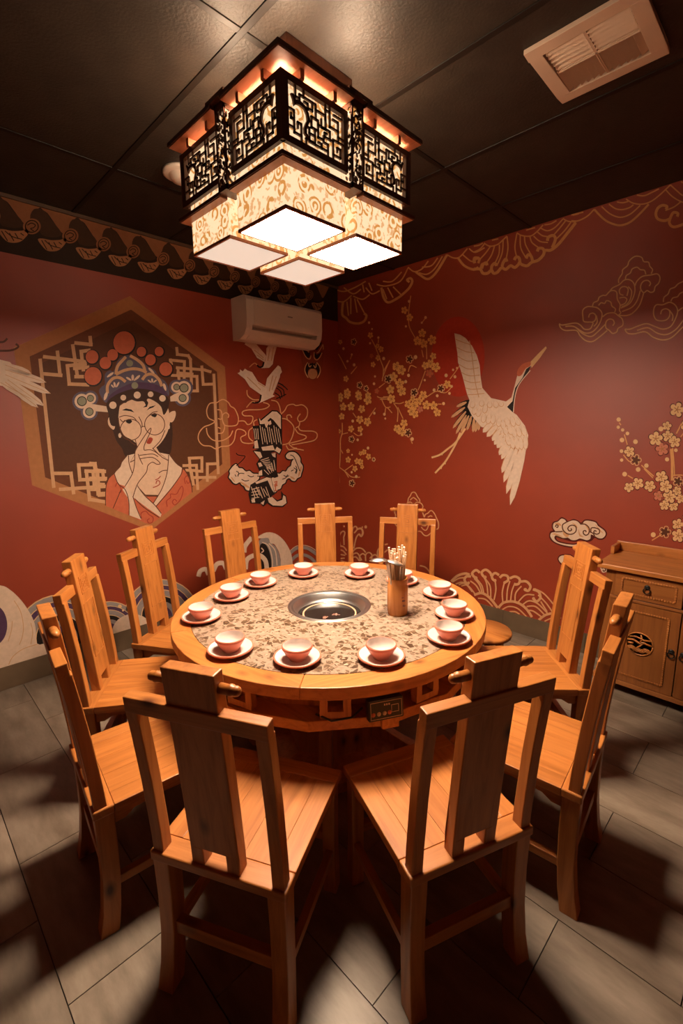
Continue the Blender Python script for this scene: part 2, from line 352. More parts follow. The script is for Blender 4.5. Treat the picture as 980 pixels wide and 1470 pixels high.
def fret_panel(fn, u0, u1, v0, v1):           # fn(u along panel in m, v height, t depth) ; u0 = corner side
    b = B(); th = 0.008; fw_ = 0.020
    X = lambda u: u0+(u1-u0)*u
    def bx(ua,ub,va,vb,t0,t1):
        lo, hi = min(ua,ub), max(ua,ub)
        b.add([fn(p,q,t) for t in (t0,t1) for p,q in ((lo,va),(hi,va),(hi,vb),(lo,vb))], [(3,2,1,0),(4,5,6,7),(0,1,5,4),(1,2,6,5),(2,3,7,6),(3,0,4,7)])
    sg = 1 if u1 > u0 else -1
    bx(u0,u1,v0,v0+fw_,-0.006,th); bx(u0,u1,v1-fw_,v1,-0.006,th); bx(u0,u0+sg*fw_,v0+fw_,v1-fw_,-0.006,th); bx(u1-sg*fw_,u1,v0+fw_,v1-fw_,-0.006,th)
    i0, i1 = u0+sg*fw_, u1-sg*fw_; j0, j1 = v0+fw_, v1-fw_; lw = 0.0030
    for a0, a1 in ((0.0,0.035),(0.965,1.0)):
        pass
    for pl in FR:
        for (ua,va),(ub,vb) in zip(pl[:-1],pl[1:]):
            A = (i0+(i1-i0)*ua, j0+(j1-j0)*va); C = (i0+(i1-i0)*ub, j0+(j1-j0)*vb)
            bx(min(A[0],C[0])-lw, max(A[0],C[0])+lw, min(A[1],C[1])-lw, max(A[1],C[1])+lw, 0.0, 0.006)
    b.prism([(i0+(i1-i0)*u, j0+(j1-j0)*v) for u,v in DRG], fn, 0.0, 0.0065)
    return b
M_BULB = emissive('lit bulb', (1.0,0.72,0.47), L_BULB)
F0, F1 = 2.445, 2.632                          # fretwork heights
PROJ = {}
for sx in (-1,1):
    for sy in (-1,1):
        # fabric shade box
        x0, x1 = sorted((sx*GAPH, sx*S)); y0, y1 = sorted((sy*GAPH, sy*S))
        b = B(); z0, z1 = lz(LZ+0.004), lz(2.630)
        b.add([(x0,y0,z0),(x1,y0,z0),(x1,y1,z0),(x0,y1,z0),(x0,y0,z1),(x1,y0,z1),(x1,y1,z1),(x0,y1,z1)], [(0,1,5,4),(1,2,6,5),(2,3,7,6),(3,0,4,7)])
        sh = b.build('shade', M_SHADE, ln)
        b = B(); r = 0.006
        for (xa,xb,ya,yb) in ((x0-0.001,x1+0.001,y0-0.001,y0+r),(x0-0.001,x1+0.001,y1-r,y1+0.001),(x0-0.001,x0+r,y0+r,y1-r),(x1-r,x1+0.001,y0+r,y1-r)): b.bb(xa,xb,ya,yb,lz(LZ-0.003),lz(LZ+0.007))
        b.build('rim', WLR, sh)
        warm = (sx,sy) in ((-1,-1),(-1,1))
        B().bb(x0+0.005,x1-0.005,y0+0.005,y1-0.005,lz(LZ),lz(LZ+0.003)).build('diffuser', M_PAN2 if warm else M_PAN, sh)
        mx_, my_ = (x0+x1)/2, (y0+y1)/2
        B().bb(x0+0.02,x1-0.02,y0+0.02,y1-0.02,lz(2.598),lz(2.604)).build('lamp_tray', WLR, sh); B().lathe([(0.0,0.0),(0.014,0.0),(0.014,0.036),(0.0,0.036)],14,(mx_,my_,lz(2.604))).build('bulb_socket', M_WHITE, sh)
        B().lathe([(0.014,-0.026),(0.028,-0.008),(0.029,0.006),(0.020,0.022),(0.0,0.029)],16,(mx_,my_,lz(2.662))).build('bulb', M_BULB, sh)
        # fretwork on the two outer faces
        fx = lambda u,v,t,sx=sx: Vector((sx*(FS+t), u, v)); fy = lambda u,v,t,sy=sy: Vector((u, sy*(FS+t), v))
        e = FS
        fret_panel(fx, sy*e, sy*(GAPH+0.004), lz(F0), lz(F1)).build('fretwork', WL, ln)
        fret_panel(fy, sx*e, sx*(GAPH+0.004), lz(F0), lz(F1)).build('fretwork', WL, ln)
        B().box((sx*(FS+0.001),sy*(FS+0.001),lz((F0+F1)/2)),(0.016,0.016,F1-F0)).build('corner_post', WL, ln)
        # ledge under the fretwork and the top cornice, both L shaped
        for (nm, za, zb, ov, inn) in (('ledge',2.395,2.407,0.036,-0.004),('cornice',2.662,2.676,0.055,-0.02)):
            o = S+ov; i_ = S-0.002+inn
            P = [(sx*GAPH*1.1, sy*o),(sx*o, sy*o),(sx*o, sy*GAPH*1.1),(sx*i_, sy*GAPH*1.1),(sx*i_, sy*i_),(sx*GAPH*1.1, sy*i_)]
            pc = B().prism(P, lambda u,v,t: Vector((u,v,t)), lz(za), lz(zb)).build(nm, WL, ln)
            P2 = [(sx*GAPH*1.1, sy*(o-0.004)),(sx*(o-0.004), sy*(o-0.004)),(sx*(o-0.004), sy*GAPH*1.1),(sx*i_, sy*GAPH*1.1),(sx*i_, sy*i_),(sx*GAPH*1.1, sy*i_)]
            B().prism(P2, lambda u,v,t: Vector((u,v,t)), lz(za-0.003), lz(za+0.001)).build('soffit', WLR, pc)
        # reddish brackets that carry the cornice
        for q in (0.10,0.24):
            B().bb(*sorted((sx*(S-0.03),sx*(S+0.03))),*sorted((sy*q-0.008,sy*q+0.008)),lz(2.632),lz(2.662)).build('bracket', WLR, ln)
            B().bb(*sorted((sx*q-0.008,sx*q+0.008)),*sorted((sy*(S-0.03),sy*(S+0.03))),lz(2.632),lz(2.662)).build('bracket', WLR, ln)
# pierced posts over the four gaps
random.seed(3)
for k in range(4):
    R = Matrix.Rotation(k*PI/2,3,'Z')
    z0, z1 = lz(2.400), lz(2.672); zc = (z0+z1)/2; hx_, hy_ = 0.035, 0.029
    def R3(x, y, z): return R @ Vector((x,y,z))
    def rb(b, xa, xb, ya, yb, za, zb): b.add([R3(x,y,z) for z in (za,zb) for x,y in ((xa,ya),(xb,ya),(xb,yb),(xa,yb))], [(3,2,1,0),(4,5,6,7),(0,1,5,4),(1,2,6,5),(2,3,7,6),(3,0,4,7)])
    pb = B()
    for sa in (-1,1):
        for sb_ in (-1,1): rb(pb,*sorted((0.3+sa*hx_,0.3+sa*(hx_-0.007))),*sorted((sb_*hy_,sb_*(hy_-0.007))),z0,z1)
    rb(pb,0.3-hx_,0.3+hx_,-hy_,hy_,z0,z0+0.016); rb(pb,0.3-hx_,0.3+hx_,-hy_,hy_,z1-0.026,z1)
    po = pb.build('pierced_post', WL, ln)
    fb_ = B(); rb(fb_,0.3-hx_+0.005,0.3+hx_-0.005,-hy_+0.005,hy_-0.005,z0+0.010,z1-0.020); fb_.build('post_film', M_SHADE, po)
    cb = B(); cb.box(R @ Vector((0.3,0,z1+0.006)),(0.105 if k%2==0 else 0.115,0.115 if k%2==0 else 0.105,0.014)); cb.build('post_cap', WL, po)
    sp = B()
    for fc in range(3):                        # carved branches and leaves on the three faces that show
        for i in range(95):
            zz = random.uniform(z0+0.012,z1-0.022); th = random.uniform(-1.2,1.2); ll = random.uniform(0.010,0.022); wv = random.uniform(0.0022,0.0042)
            lim = (hy_ if fc == 0 else hx_)-0.006; u_ = random.uniform(-lim,lim); P = []
            for q in range(8):
                a = 2*PI*q/8; p_, r_ = ll*0.5*math.cos(a), wv*math.sin(a); uu = max(-lim-0.004,min(lim+0.004,u_+p_*math.sin(th)+r_*math.cos(th))); P.append((uu,zz+p_*math.cos(th)-r_*math.sin(th)))
            if fc == 0: fn_ = lambda u,v,t: R3(0.3+hx_-0.004+t,u,v)
            else: fn_ = lambda u,v,t,s_=(1 if fc == 1 else -1): R3(0.3+u,s_*(hy_-0.004+t),v)
            sp.prism(P, fn_, 0.0, 0.0042+0.0003*(i%3))
    tag(sp.build('piercings', WL, po), kind='stuff')
B().bb(-0.16,0.16,-0.16,0.16,lz(2.70),0).build('canopy', WL, ln, 0.003)
for sx in (-1,1):
    for sy in (-1,1):
        B().bb(*sorted((sx*0.03,sx*0.16)),*sorted((sy*0.03,sy*0.16)),lz(2.60),lz(2.705)).build('hanger', WL, ln)
# ------------------------------------------------------------------ hot pot table
tb = empty('hot_pot_table', (CT.x,CT.y,0)); tag(tb, 'round hot pot table with terrazzo top, wooden rim and sunken steel pot', 'table')
TZ = 0.75; TR = 0.712; IR = 0.628; PR = 0.194
NSEG = 6
for k in range(NSEG):                          # rim built from curved boards
    a0 = 2*PI*k/NSEG+0.15; a1 = 2*PI*(k+1)/NSEG+0.15-0.0008; n = 10; b = B(); vs = []
    for z in (TZ-0.045,TZ):
        for r in (IR,TR):
            vs += [(r*math.cos(a0+(a1-a0)*i/n), r*math.sin(a0+(a1-a0)*i/n), z) for i in range(n+1)]
    m = n+1; fs = []
    for i in range(n):
        fs += [(i,m+i,m+i+1,i+1),(2*m+i,2*m+i+1,3*m+i+1,3*m+i),(m+i,3*m+i,3*m+i+1,m+i+1),(i,i+1,2*m+i+1,2*m+i)]
    fs += [(0,2*m,3*m,m),(n,m+n,3*m+n,2*m+n)]
    o = B().add(vs, fs).build('rim_board', WX, tb, 0.003)
    # grain follows the board: keep the mesh in the board's own frame
    am = (a0+a1)/2+PI/2; Rm = Matrix.Rotation(am,4,'Z'); o.data.transform(Rm.inverted()); o.matrix_local = Rm
ring = B(); n = 96
vs = [(r*math.cos(2*PI*i/n), r*math.sin(2*PI*i/n), z) for r,z in ((PR,TZ-0.03),(IR-0.001,TZ-0.03),(IR-0.001,TZ+0.0005),(PR,TZ+0.0005)) for i in range(n)]
fs = [(q*n+i, q*n+(i+1)%n, ((q+1)%4)*n+(i+1)%n, ((q+1)%4)*n+i) for q in range(4) for i in range(n)]
ring.add(vs, fs).build('terrazzo_top', M_TERR, tb)
sp = B().lathe([(0.197,0.7485),(0.197,0.7514),(0.188,0.7514),(0.184,0.7480),(0.176,0.7480),(0.173,0.7512),(0.169,0.7490),(0.163,0.722),(0.150,0.708),(0.0,0.706)],64).build('steel_pot', M_STEEL, tb)
B().lathe([(0.0,0.7095),(0.150,0.7105)],48).build('cooker_glass', flat('black cooker glass',(0.02,0.016,0.014),0.12), sp)
B().lathe([(0.121,0.7105),(0.1215,0.7117),(0.128,0.7117),(0.1285,0.7105)],64).build('cooker_ring', flat('copper pink ring',(0.75,0.36,0.22),0.3), sp)
mk = B()
for (x0,y0,x1,y1) in ((-0.03,-0.02,-0.005,-0.016),(-0.03,-0.03,-0.01,-0.026),(-0.03,-0.04,-0.014,-0.036),(-0.022,-0.042,-0.018,-0.012),(0.012,0.0,0.05,0.003),(0.016,0.012,0.04,0.015),(0.03,-0.006,0.033,0.022)):
    d = math.radians(45); q = [(x0,y0),(x1,y0),(x1,y1),(x0,y1)]
    mk.add([(x*math.cos(d)-y*math.sin(d)+0.02, x*math.sin(d)+y*math.cos(d)-0.02, 0.7112) for x,y in q], [(0,1,2,3)])
tag(mk.build('cooker_mark', flat('pink print',(0.6,0.25,0.18),0.4), sp), kind='stuff')
# underframe: faceted lower ring, pierced spacer blocks, pedestal
n = 16; vs = []
for r,z in ((0.60,0.572),(0.690,0.572),(0.690,0.612),(0.60,0.612)):
    for i in range(n):
        a = 2*PI*(i+0.5)/n-0.87-PI/n; vs.append((r*math.cos(a), r*math.sin(a), z))
fs = [(q*n+i, q*n+(i+1)%n, ((q+1)%4)*n+(i+1)%n, ((q+1)%4)*n+i) for q in range(4) for i in range(n)]
B().add(vs, fs).build('lower_ring', WX, tb, 0.003)
for k in range(12):
    a = math.radians(-45+30*k+3.0); R = Matrix.Rotation(a,4,'Z')
    b = B(); w_, hh = 0.105, 0.094
    for (ya,yb,za,zb) in ((-w_/2,w_/2,0,0.024),(-w_/2,w_/2,hh-0.024,hh),(-w_/2,-w_/2+0.026,0.024,hh-0.024),(w_/2-0.026,w_/2,0.024,hh-0.024)):
        b.bb(0.640,0.672,ya,yb,0.612+za,0.612+zb)
    o = b.build('spacer_block', WZ, tb, 0.002); o.matrix_local = R
B().lathe([(0.0,0.55),(0.60,0.55),(0.60,0.705),(0.0,0.705)],24,smooth=False).build('burner_housing', WZ, tb)
B().lathe([(0.0,0.0),(0.33,0.0),(0.33,0.05),(0.29,0.07),(0.21,0.09),(0.21,0.50),(0.30,0.55),(0.0,0.55)],8,smooth=False).build('pedestal', WZ, tb, 0.004)
for k in range(4):
    a = math.radians(-50+90*k); R = Matrix.Rotation(a,4,'Z')
    o = B().prism([(0.20,0.0),(0.40,0.0),(0.42,0.03),(0.36,0.06),(0.27,0.12),(0.22,0.30),(0.22,0.42),(0.30,0.52),(0.36,0.552),(0.20,0.552)], lambda u,v,t: Vector((u,t,v)), -0.03, 0.03).build('leg', WZ, tb, 0.004); o.matrix_local = R
# control panel with its lead
ca = math.radians(-28.3)
cp = B().box((0,0,0),(0.03,0.125,0.072)).build('control_box', M_BLACK, tb, 0.004); cp.matrix_local = Matrix.Translation((0.700*math.cos(ca),0.700*math.sin(ca),0.652)) @ Matrix.Rotation(ca,4,'Z') @ Matrix.Rotation(math.radians(-8),4,'Y')
M_BTN = flat('cream button print', (0.55,0.42,0.30), 0.4); M_BTNR = flat('red button print', (0.5,0.12,0.06), 0.4)
b = B()
for (ya,yb,za,zb) in ((-0.056,0.056,0.027,0.0285),(-0.056,0.056,-0.0295,-0.028),(-0.056,-0.0545,-0.028,0.027),(0.0545,0.056,-0.028,0.027)): b.bb(0.0150,0.0156,ya,yb,za,zb)
for (ya,za) in ((0.030,0.012),(0.030,-0.012)): b.bb(0.0150,0.0156,ya-0.012,ya+0.014,za-0.001,za+0.001)
for ya in (0.018,0.043): b.bb(0.0150,0.0156,ya,ya+0.0015,-0.012,0.012)
for q in range(3): b.bb(0.0150,0.0156,-0.008+q*0.008,-0.003+q*0.008,0.014,0.020)
b.build('panel_print', M_BTN, cp)
AX = Matrix.Rotation(PI/2,3,'Y')
for q, yy in enumerate((-0.044,-0.024,-0.004,0.014)):
    B().lathe([(0.0,0.0025),(0.006,0.0025),(0.0075,0.0)],14,(0.0150,yy-0.003,-0.012),AX).build('button', M_BTNR if q in (0,3) else M_BTN, cp)
B().tube([(0.665*math.cos(ca-0.10),0.665*math.sin(ca-0.10),0.64),(0.69*math.cos(ca-0.16),0.69*math.sin(ca-0.16),0.625),(0.695*math.cos(ca-0.26),0.695*math.sin(ca-0.26),0.620),(0.66*math.cos(ca-0.34),0.66*math.sin(ca-0.34),0.622)],0.004,6).build('power_lead', M_BLACK, tb)
o = B().box((0,0,0),(0.014,0.062,0.05)).build('bracket_tab', WX, tb, 0.002); o.matrix_local = Matrix.Translation((0.697*math.cos(ca+0.03),0.697*math.sin(ca+0.03),0.597)) @ Matrix.Rotation(ca,4,'Z')

# ------------------------------------------------------------------ chairs
def taper(b, a, c, wa, wc):                    # square post between two points, sizes (x,y)
    a = Vector(a); c = Vector(c)
    q = ((-1,-1),(1,-1),(1,1),(-1,1))
    return b.hexa([a+Vector((p*wa[0]/2,r*wa[1]/2,0)) for p,r in q],[c+Vector((p*wc[0]/2,r*wc[1]/2,0)) for p,r in q])
def make_chair():
    ch = empty('dining_chair')
    SW, SD, SZ = 0.408, 0.444, 0.45; y0, y1 = -SD/2, SD/2
    seat = B()
    fb = 0.062
    seat.bb(-SW/2+0.01,SW/2-0.01,y0+0.01,y1-0.01,SZ-0.034,SZ-0.022)
    so = seat.build('seat', WX, ch)
    for ya in (y0,y1-fb): B().bb(-SW/2,SW/2,ya,ya+fb,SZ-0.03,SZ).build('end_board', WX, so, 0.005, 3)
    for s in (-1,1): B().bb(*sorted((s*SW/2,s*(SW/2-fb))),y0+fb+0.0003,y1-fb-0.0003,SZ-0.03,SZ).build('side_board', WY, so, 0.002)
    n = 3; wv = (SW-2*fb)/n
    for k in range(n): B().bb(-SW/2+fb+wv*k+0.0003,-SW/2+fb+wv*(k+1)-0.0003,y0+fb+0.0003,y1-fb-0.0003,SZ-0.026,SZ-0.0006).build('plank', WY, so, 0.0006, 1)
    # back posts with a slight sweep
    for s in (-1,1):
        b = B(); P = [(-0.196,0.44),(-0.201,0.52),(-0.215,0.68),(-0.232,0.82),(-0.244,0.905)]
        for (ya,za),(yb,zb) in zip(P[:-1],P[1:]): taper(b,(s*0.180,ya,za),(s*0.180,yb,zb),(0.034,0.036),(0.034,0.036))
        b.build('back_post', WZ, ch, 0.003)
    B().hexa([Vector((x,y,z)) for x,y,z in ((-0.197,-0.262,0.896),(0.197,-0.262,0.896),(0.197,-0.230,0.899),(-0.197,-0.230,0.899))],[Vector((x,y,z)) for x,y,z in ((-0.197,-0.266,0.940),(0.197,-0.266,0.940),(0.197,-0.234,0.943),(-0.197,-0.234,0.943))]).build('top_rail', WX, ch, 0.003)
    def sy(z): return -0.194-0.048*(max(0.0,z-0.45)/0.5)**1.15      # splat centre line
    sb = B(); zs = [0.445,0.503,0.62,0.74,0.86,0.95,1.042]; t = 0.019; w_ = 0.072
    for za, zb in zip(zs[:-1],zs[1:]):
        xs = ((-w_,-0.034),(0.034,w_)) if zb < 0.51 else ((-w_,w_),)
        for xa, xb in xs:
            ya, yb = sy(za), sy(zb)
            sb.hexa([Vector((xa,ya-t,za)),Vector((xb,ya-t,za)),Vector((xb,ya+t,za)),Vector((xa,ya+t,za))],[Vector((xa,yb-t,zb)),Vector((xb,yb-t,zb)),Vector((xb,yb+t,zb)),Vector((xa,yb+t,zb))])
    sp_ = sb.build('splat', WZ, ch, 0.003)
    for s in (-1,1):
        B().lathe([(0.0,0.056),(0.006,0.055),(0.011,0.050),(0.0125,0.043),(0.0115,0.038),(0.0145,0.034),(0.0145,0.028),(0.0125,0.024),(0.0135,0.0),(0.0,0.0)],14,(s*0.070,sy(1.0),1.0),Matrix.Rotation(s*PI/2,3,'Y')).build('peg', WX, ch)
    # shallow carving on the front of the splat
    cv = B(); e = 0.0022
    def cvb(xa,xb,za,zb):
        cv.hexa([Vector((xa,sy(za)+t-0.001,za)),Vector((xb,sy(za)+t-0.001,za)),Vector((xb,sy(za)+t+e,za)),Vector((xa,sy(za)+t+e,za))],[Vector((xa,sy(zb)+t-0.001,zb)),Vector((xb,sy(zb)+t-0.001,zb)),Vector((xb,sy(zb)+t+e,zb)),Vector((xa,sy(zb)+t+e,zb))])
    for k, (hw, zc) in enumerate(((0.042,0.925),(0.028,0.925),(0.012,0.925))):
        for s in (-1,1): cvb(*sorted((s*hw,s*(hw-0.004))),zc-hw*0.9,zc+hw*0.9); cvb(-hw,hw,zc+s*hw*0.9-0.002,zc+s*hw*0.9+0.002)
    cvb(-0.020,-0.008,0.918,0.922); cvb(0.006,0.022,0.930,0.934)
    cvb(-0.052,0.052,0.842,0.846); cvb(-0.052,0.052,0.600,0.604); cvb(-0.052,-0.049,0.604,0.842); cvb(0.049,0.052,0.604,0.842)
    cv.build('carving', WZ, sp_)
    # legs: front straight, rear swept
    for s in (-1,1):
        b = B()
        for (ya,za,w1),(yb,zb,w2) in zip([(0.190,0.425,0.046),(0.190,0.20,0.043),(0.196,0.0,0.046)][:-1],[(0.190,0.425,0.046),(0.190,0.20,0.043),(0.196,0.0,0.046)][1:]):
            taper(b,(s*0.172,yb,zb),(s*0.172,ya,za),(w2,w2),(w1,w1))
        b.build('leg', WZ, ch, 0.003)
        b = B(); P = [(-0.190,0.425,0.056,0.174),(-0.188,0.30,0.053,0.174),(-0.190,0.18,0.052,0.175),(-0.199,0.08,0.053,0.177),(-0.213,0.0,0.056,0.180)]
        for (ya,za,w1,xa),(yb,zb,w2,xb) in zip(P[:-1],P[1:]): taper(b,(s*xb,yb,zb),(s*xa,ya,za),(w2*0.9,w2),(w1*0.9,w1))
        b.build('leg', WZ, ch, 0.003)
        # side apron with scooped ends
        B().prism([(-0.17,0.421),(-0.17,0.370),(-0.13,0.372),(-0.10,0.392),(0.0,0.398),(0.10,0.392),(0.13,0.372),(0.168,0.370),(0.168,0.421)], lambda u,v,t_,s=s: Vector((s*0.176+t_,u,v)), -0.010, 0.010).build('apron', WY, ch, 0.001)
        B().bb(*sorted((s*0.164,s*0.188)),-0.185,0.175,0.148,0.178).build('stretcher', WY, ch, 0.002)
    B().prism([(-0.156,0.421),(-0.156,0.365),(-0.12,0.370),(-0.09,0.392),(0.0,0.384),(0.09,0.392),(0.12,0.370),(0.156,0.365),(0.156,0.421)], lambda u,v,t_: Vector((u,0.190+t_,v)), -0.010, 0.010).build('apron', WX, ch, 0.001)
    B().bb(-0.156,0.156,-0.202,-0.182,0.398,0.421).build('apron', WX, ch, 0.001)
    B().bb(-0.156,0.156,-0.206,-0.178,0.175,0.215).build('stretcher', WX, ch, 0.002)
    B().bb(-0.156,0.156,0.178,0.204,0.20,0.23).build('stretcher', WX, ch, 0.002)
    return ch
CHAIRS = [  # angle round the table, facing angle, radius of the rear seat edge, label
 (-59.59,-63.15,1.107,'wooden chair with its back to the room, second along from the control box'),
 (-22.79,-22.36,1.103,'wooden chair with its back to the room, drawn up beside the table control box'),
 (-93.50,-96.34,1.096,'wooden chair seen end-on, third along from the chair under the opera singer painting'),
 (-126.89,-126.00,1.077,'wooden chair beside the grey wave, next to the one under the hexagonal painting'),
 (-157.80,-149.82,1.111,'wooden chair standing right below the tip of the hexagonal opera singer painting'),
 (170.31,178.99,1.157,'wooden chair under the black and white calligraphy, by the curling white wave'),
 (137.71,142.48,1.162,'wooden chair standing in front of the room corner'),
 (109.57,119.15,1.211,'wooden chair behind the chopstick holder, its top before a gold outlined cloud'),
 (42.50,43.00,1.150,'wooden chair standing beside the brown sideboard, next to the round stool'),
 (8.49,5.88,1.150,'wooden chair seen end-on between the sideboard chair and the chair by the control box')]
proto = make_chair()
for i, (a, fa, r, lab) in enumerate(CHAIRS):
    c = proto if i == 0 else copy_tree(proto)
    o = Vector((math.cos(math.radians(a)), math.sin(math.radians(a)), 0)); f = Vector((math.cos(math.radians(fa)), math.sin(math.radians(fa)), 0))
    c.location = CT + o*r - f*0.222; c.rotation_euler = (0,0,math.radians(fa)+PI/2)
    tag(c, lab, 'chair', 'carved wooden chairs round the table')
st = empty('round_stool', (CT.x+0.355,CT.y+0.852,0)); tag(st, 'low round wooden stool tucked between chairs beyond the table', 'stool')
B().lathe([(0.0,0.425),(0.135,0.425),(0.148,0.432),(0.150,0.445),(0.146,0.455),(0.0,0.455)],32).build('seat', WX, st)
for k in range(4):
    a = PI/4+k*PI/2; taper(B(),(0,0,0),(0,0,1),(1,1),(1,1))
    b = B(); taper(b,(0.125*math.cos(a),0.125*math.sin(a),0),(0.085*math.cos(a),0.085*math.sin(a),0.428),(0.032,0.032),(0.036,0.036)); b.build('leg', WZ, st, 0.003)
b = B(); q = [(0.104*math.cos(PI/4+k*PI/2),0.104*math.sin(PI/4+k*PI/2),0.20) for k in range(4)]
for k in range(4): B().bar(q[k],q[(k+1)%4],0.02,0.025).build('stretcher', WX, st, 0.002)

# ------------------------------------------------------------------ bowls, saucers, chopsticks
SA = [(-0.291,-0.503),(-0.416,-0.272),(-0.474,-0.057),(-0.427,0.204),(-0.190,0.415),(0.057,0.486),(0.309,0.463),(0.498,0.287),(0.605,0.072),(0.514,-0.230),(0.302,-0.447),(0.066,-0.578)]
def make_saucer():
    s = empty('saucer')
    B().lathe([(0.0,0.004),(0.048,0.004),(0.056,0.0),(0.060,0.0),(0.076,0.008),(0.086,0.015),(0.0875,0.019),(0.0855,0.0215),(0.0805,0.0205)],40).build('dish', M_PINK, s)
    B().lathe([(0.0,0.007),(0.050,0.007),(0.060,0.010),(0.074,0.0165),(0.0808,0.0203)],40).build('glaze', M_CREAM, s)
    return s
def make_bowl():
    s = empty('rice_bowl')
    B().lathe([(0.0,0.003),(0.026,0.003),(0.027,0.0),(0.030,0.0),(0.031,0.006),(0.036,0.012),(0.047,0.028),(0.0525,0.040),(0.0555,0.043),(0.0568,0.050),(0.0550,0.0545),(0.0520,0.0540)],40).build('shell', M_PINK, s)
    B().lathe([(0.0,0.008),(0.028,0.010),(0.042,0.022),(0.050,0.040),(0.0505,0.0490),(0.0522,0.0538)],40).build('glaze', M_CREAM, s)
    return s
PLACE = ['in front of the chair beside the grey wave', 'in front of the chair under the hexagonal painting', 'in front of the chair under the calligraphy', 'in front of the chair standing at the room corner', 'in front of the chair before the gold outlined cloud', 'half hidden behind the bamboo chopstick holder', 'nearest the round stool', 'in front of the chair beside the sideboard', 'between the sideboard chair and the chair by the control box', 'directly above the table control box', 'next along from the one above the control box', 'second along from the one above the control box']
ps, pb_ = make_saucer(), make_bowl()
for i, (x, y) in enumerate(SA):
    s = ps if i == 0 else copy_tree(ps); bo = pb_ if i == 0 else copy_tree(pb_)
    s.location = (CT.x+x,CT.y+y,TZ+0.0015); bo.location = (CT.x+x,CT.y+y,TZ+0.0086)
    tag(s, 'pink rimmed saucer '+PLACE[i], 'saucer', 'saucers round the table')
    tag(bo, 'small pink bowl '+PLACE[i], 'bowl', 'bowls round the table')
hx, hy = CT.x+0.296, CT.y+0.142
hd = empty('chopstick_holder', (hx,hy,TZ)); tag(hd, 'brown glazed bamboo tube holding steel chopsticks and spoons', 'holder')
B().lathe([(0.0,0.0),(0.043,0.0),(0.044,0.012),(0.046,0.016),(0.046,0.135),(0.043,0.142),(0.0425,0.150),(0.044,0.168),(0.042,0.171),(0.038,0.168),(0.038,0.012),(0.0,0.012)],36).build('tube', M_BAMBOO, hd)
b = B(); vdir = math.atan2(CAM.y-hy,CAM.x-hx)
for (da,z,wd,hh) in ((0.55,0.075,0.010,0.010),(0.72,0.074,0.008,0.008),(0.60,0.052,0.006,0.012),(0.78,0.050,0.006,0.010),(0.50,0.090,0.012,0.004)):
    n = 6; a = vdir+da
    vs = [((0.0463)*math.cos(a+(wd/0.046)*(0.5*math.cos(q*PI/3))), 0.0463*math.sin(a+(wd/0.046)*(0.5*math.cos(q*PI/3))), z+hh*0.5*math.sin(q*PI/3)) for q in range(6)]
    b.add(vs, [tuple(range(6))])
b.build('brand_mark', flat('burnt print',(0.08,0.02,0.01),0.5), hd)
random.seed(11); M_STICK = flat('bronze chopstick', (0.30,0.155,0.075), 0.4, metal=0.3); M_TIP = flat('cream chopstick tip', (0.70,0.55,0.42), 0.35)
for i in range(24):
    a = 2*PI*i*0.618*2; rr = 0.031*math.sqrt((i+0.5)/24); tx, ty = random.uniform(-0.010,0.010), random.uniform(-0.010,0.010)
    p0 = Vector((hx+rr*math.cos(a)*0.75, hy+rr*math.sin(a)*0.75, TZ+0.014)); p1 = Vector((hx+rr*1.45*math.cos(a)+tx, hy+rr*1.45*math.sin(a)+ty, TZ+0.29+random.uniform(-0.02,0.025)))
    c = empty('chopstick', p0); tag(c, 'brown chopstick with bright metal tip standing in the bamboo tube', 'chopstick', 'chopsticks in the bamboo tube')
    B().tube([(0,0,0),(p1-p0)*0.985],[0.0026,0.0040],6).build('shaft', M_STICK, c)
    B().tube([(p1-p0)*0.98,(p1-p0)],[0.0044,0.0044],6).build('tip', M_TIP, c)
def spoon(top, axd, tilt, lab):
    sp = empty('soup_spoon', (hx+top.x*0.2, hy+top.y*0.2, TZ+0.014)); tag(sp, lab, 'spoon', 'steel spoons in the bamboo tube')
    top = Vector((top.x*0.8,top.y*0.8,top.z)); side = Vector((-axd.y,axd.x,0)); up = Vector((0,0,1)); ax = axd*math.cos(tilt)+up*math.sin(tilt); nrm = side.cross(ax)
    if nrm.z < 0: nrm = -nrm
    B().tube([(0,0,0),top*0.5,top*0.93,top],[0.003,0.0035,0.0045,0.005],6).build('handle', M_STEEL, sp)
    nu, nv = 18, 5; vs = []; cen = top+ax*0.034
    for j in range(nv+1):
        r = j/nv
        for i in range(nu):
            a = 2*PI*i/nu; vs.append(cen+ax*(0.042*r*math.cos(a))+side*(0.026*r*math.sin(a))+nrm*(-0.012*(r*r-1)))
    fs = [(j*nu+i, j*nu+(i+1)%nu, (j+1)*nu+(i+1)%nu, (j+1)*nu+i) for j in range(nv) for i in range(nu)]
    o = B().add(vs, fs, True).build('bowl', M_STEEL, sp); m = o.modifiers.new('thick','SOLIDIFY'); m.thickness = 0.0012
cdv = Vector((CAM.x-hx,CAM.y-hy,0)).normalized(); sdv = Vector((-cdv.y,cdv.x,0))
spoon(cdv*0.046-sdv*0.044+Vector((0,0,0.245)), sdv, -0.30, 'steel soup spoon lying across the front of the chopsticks')
spoon(-sdv*0.052-cdv*0.004+Vector((0,0,0.232)), -sdv, -0.05, 'steel soup spoon hanging out over the side of the bamboo tube')

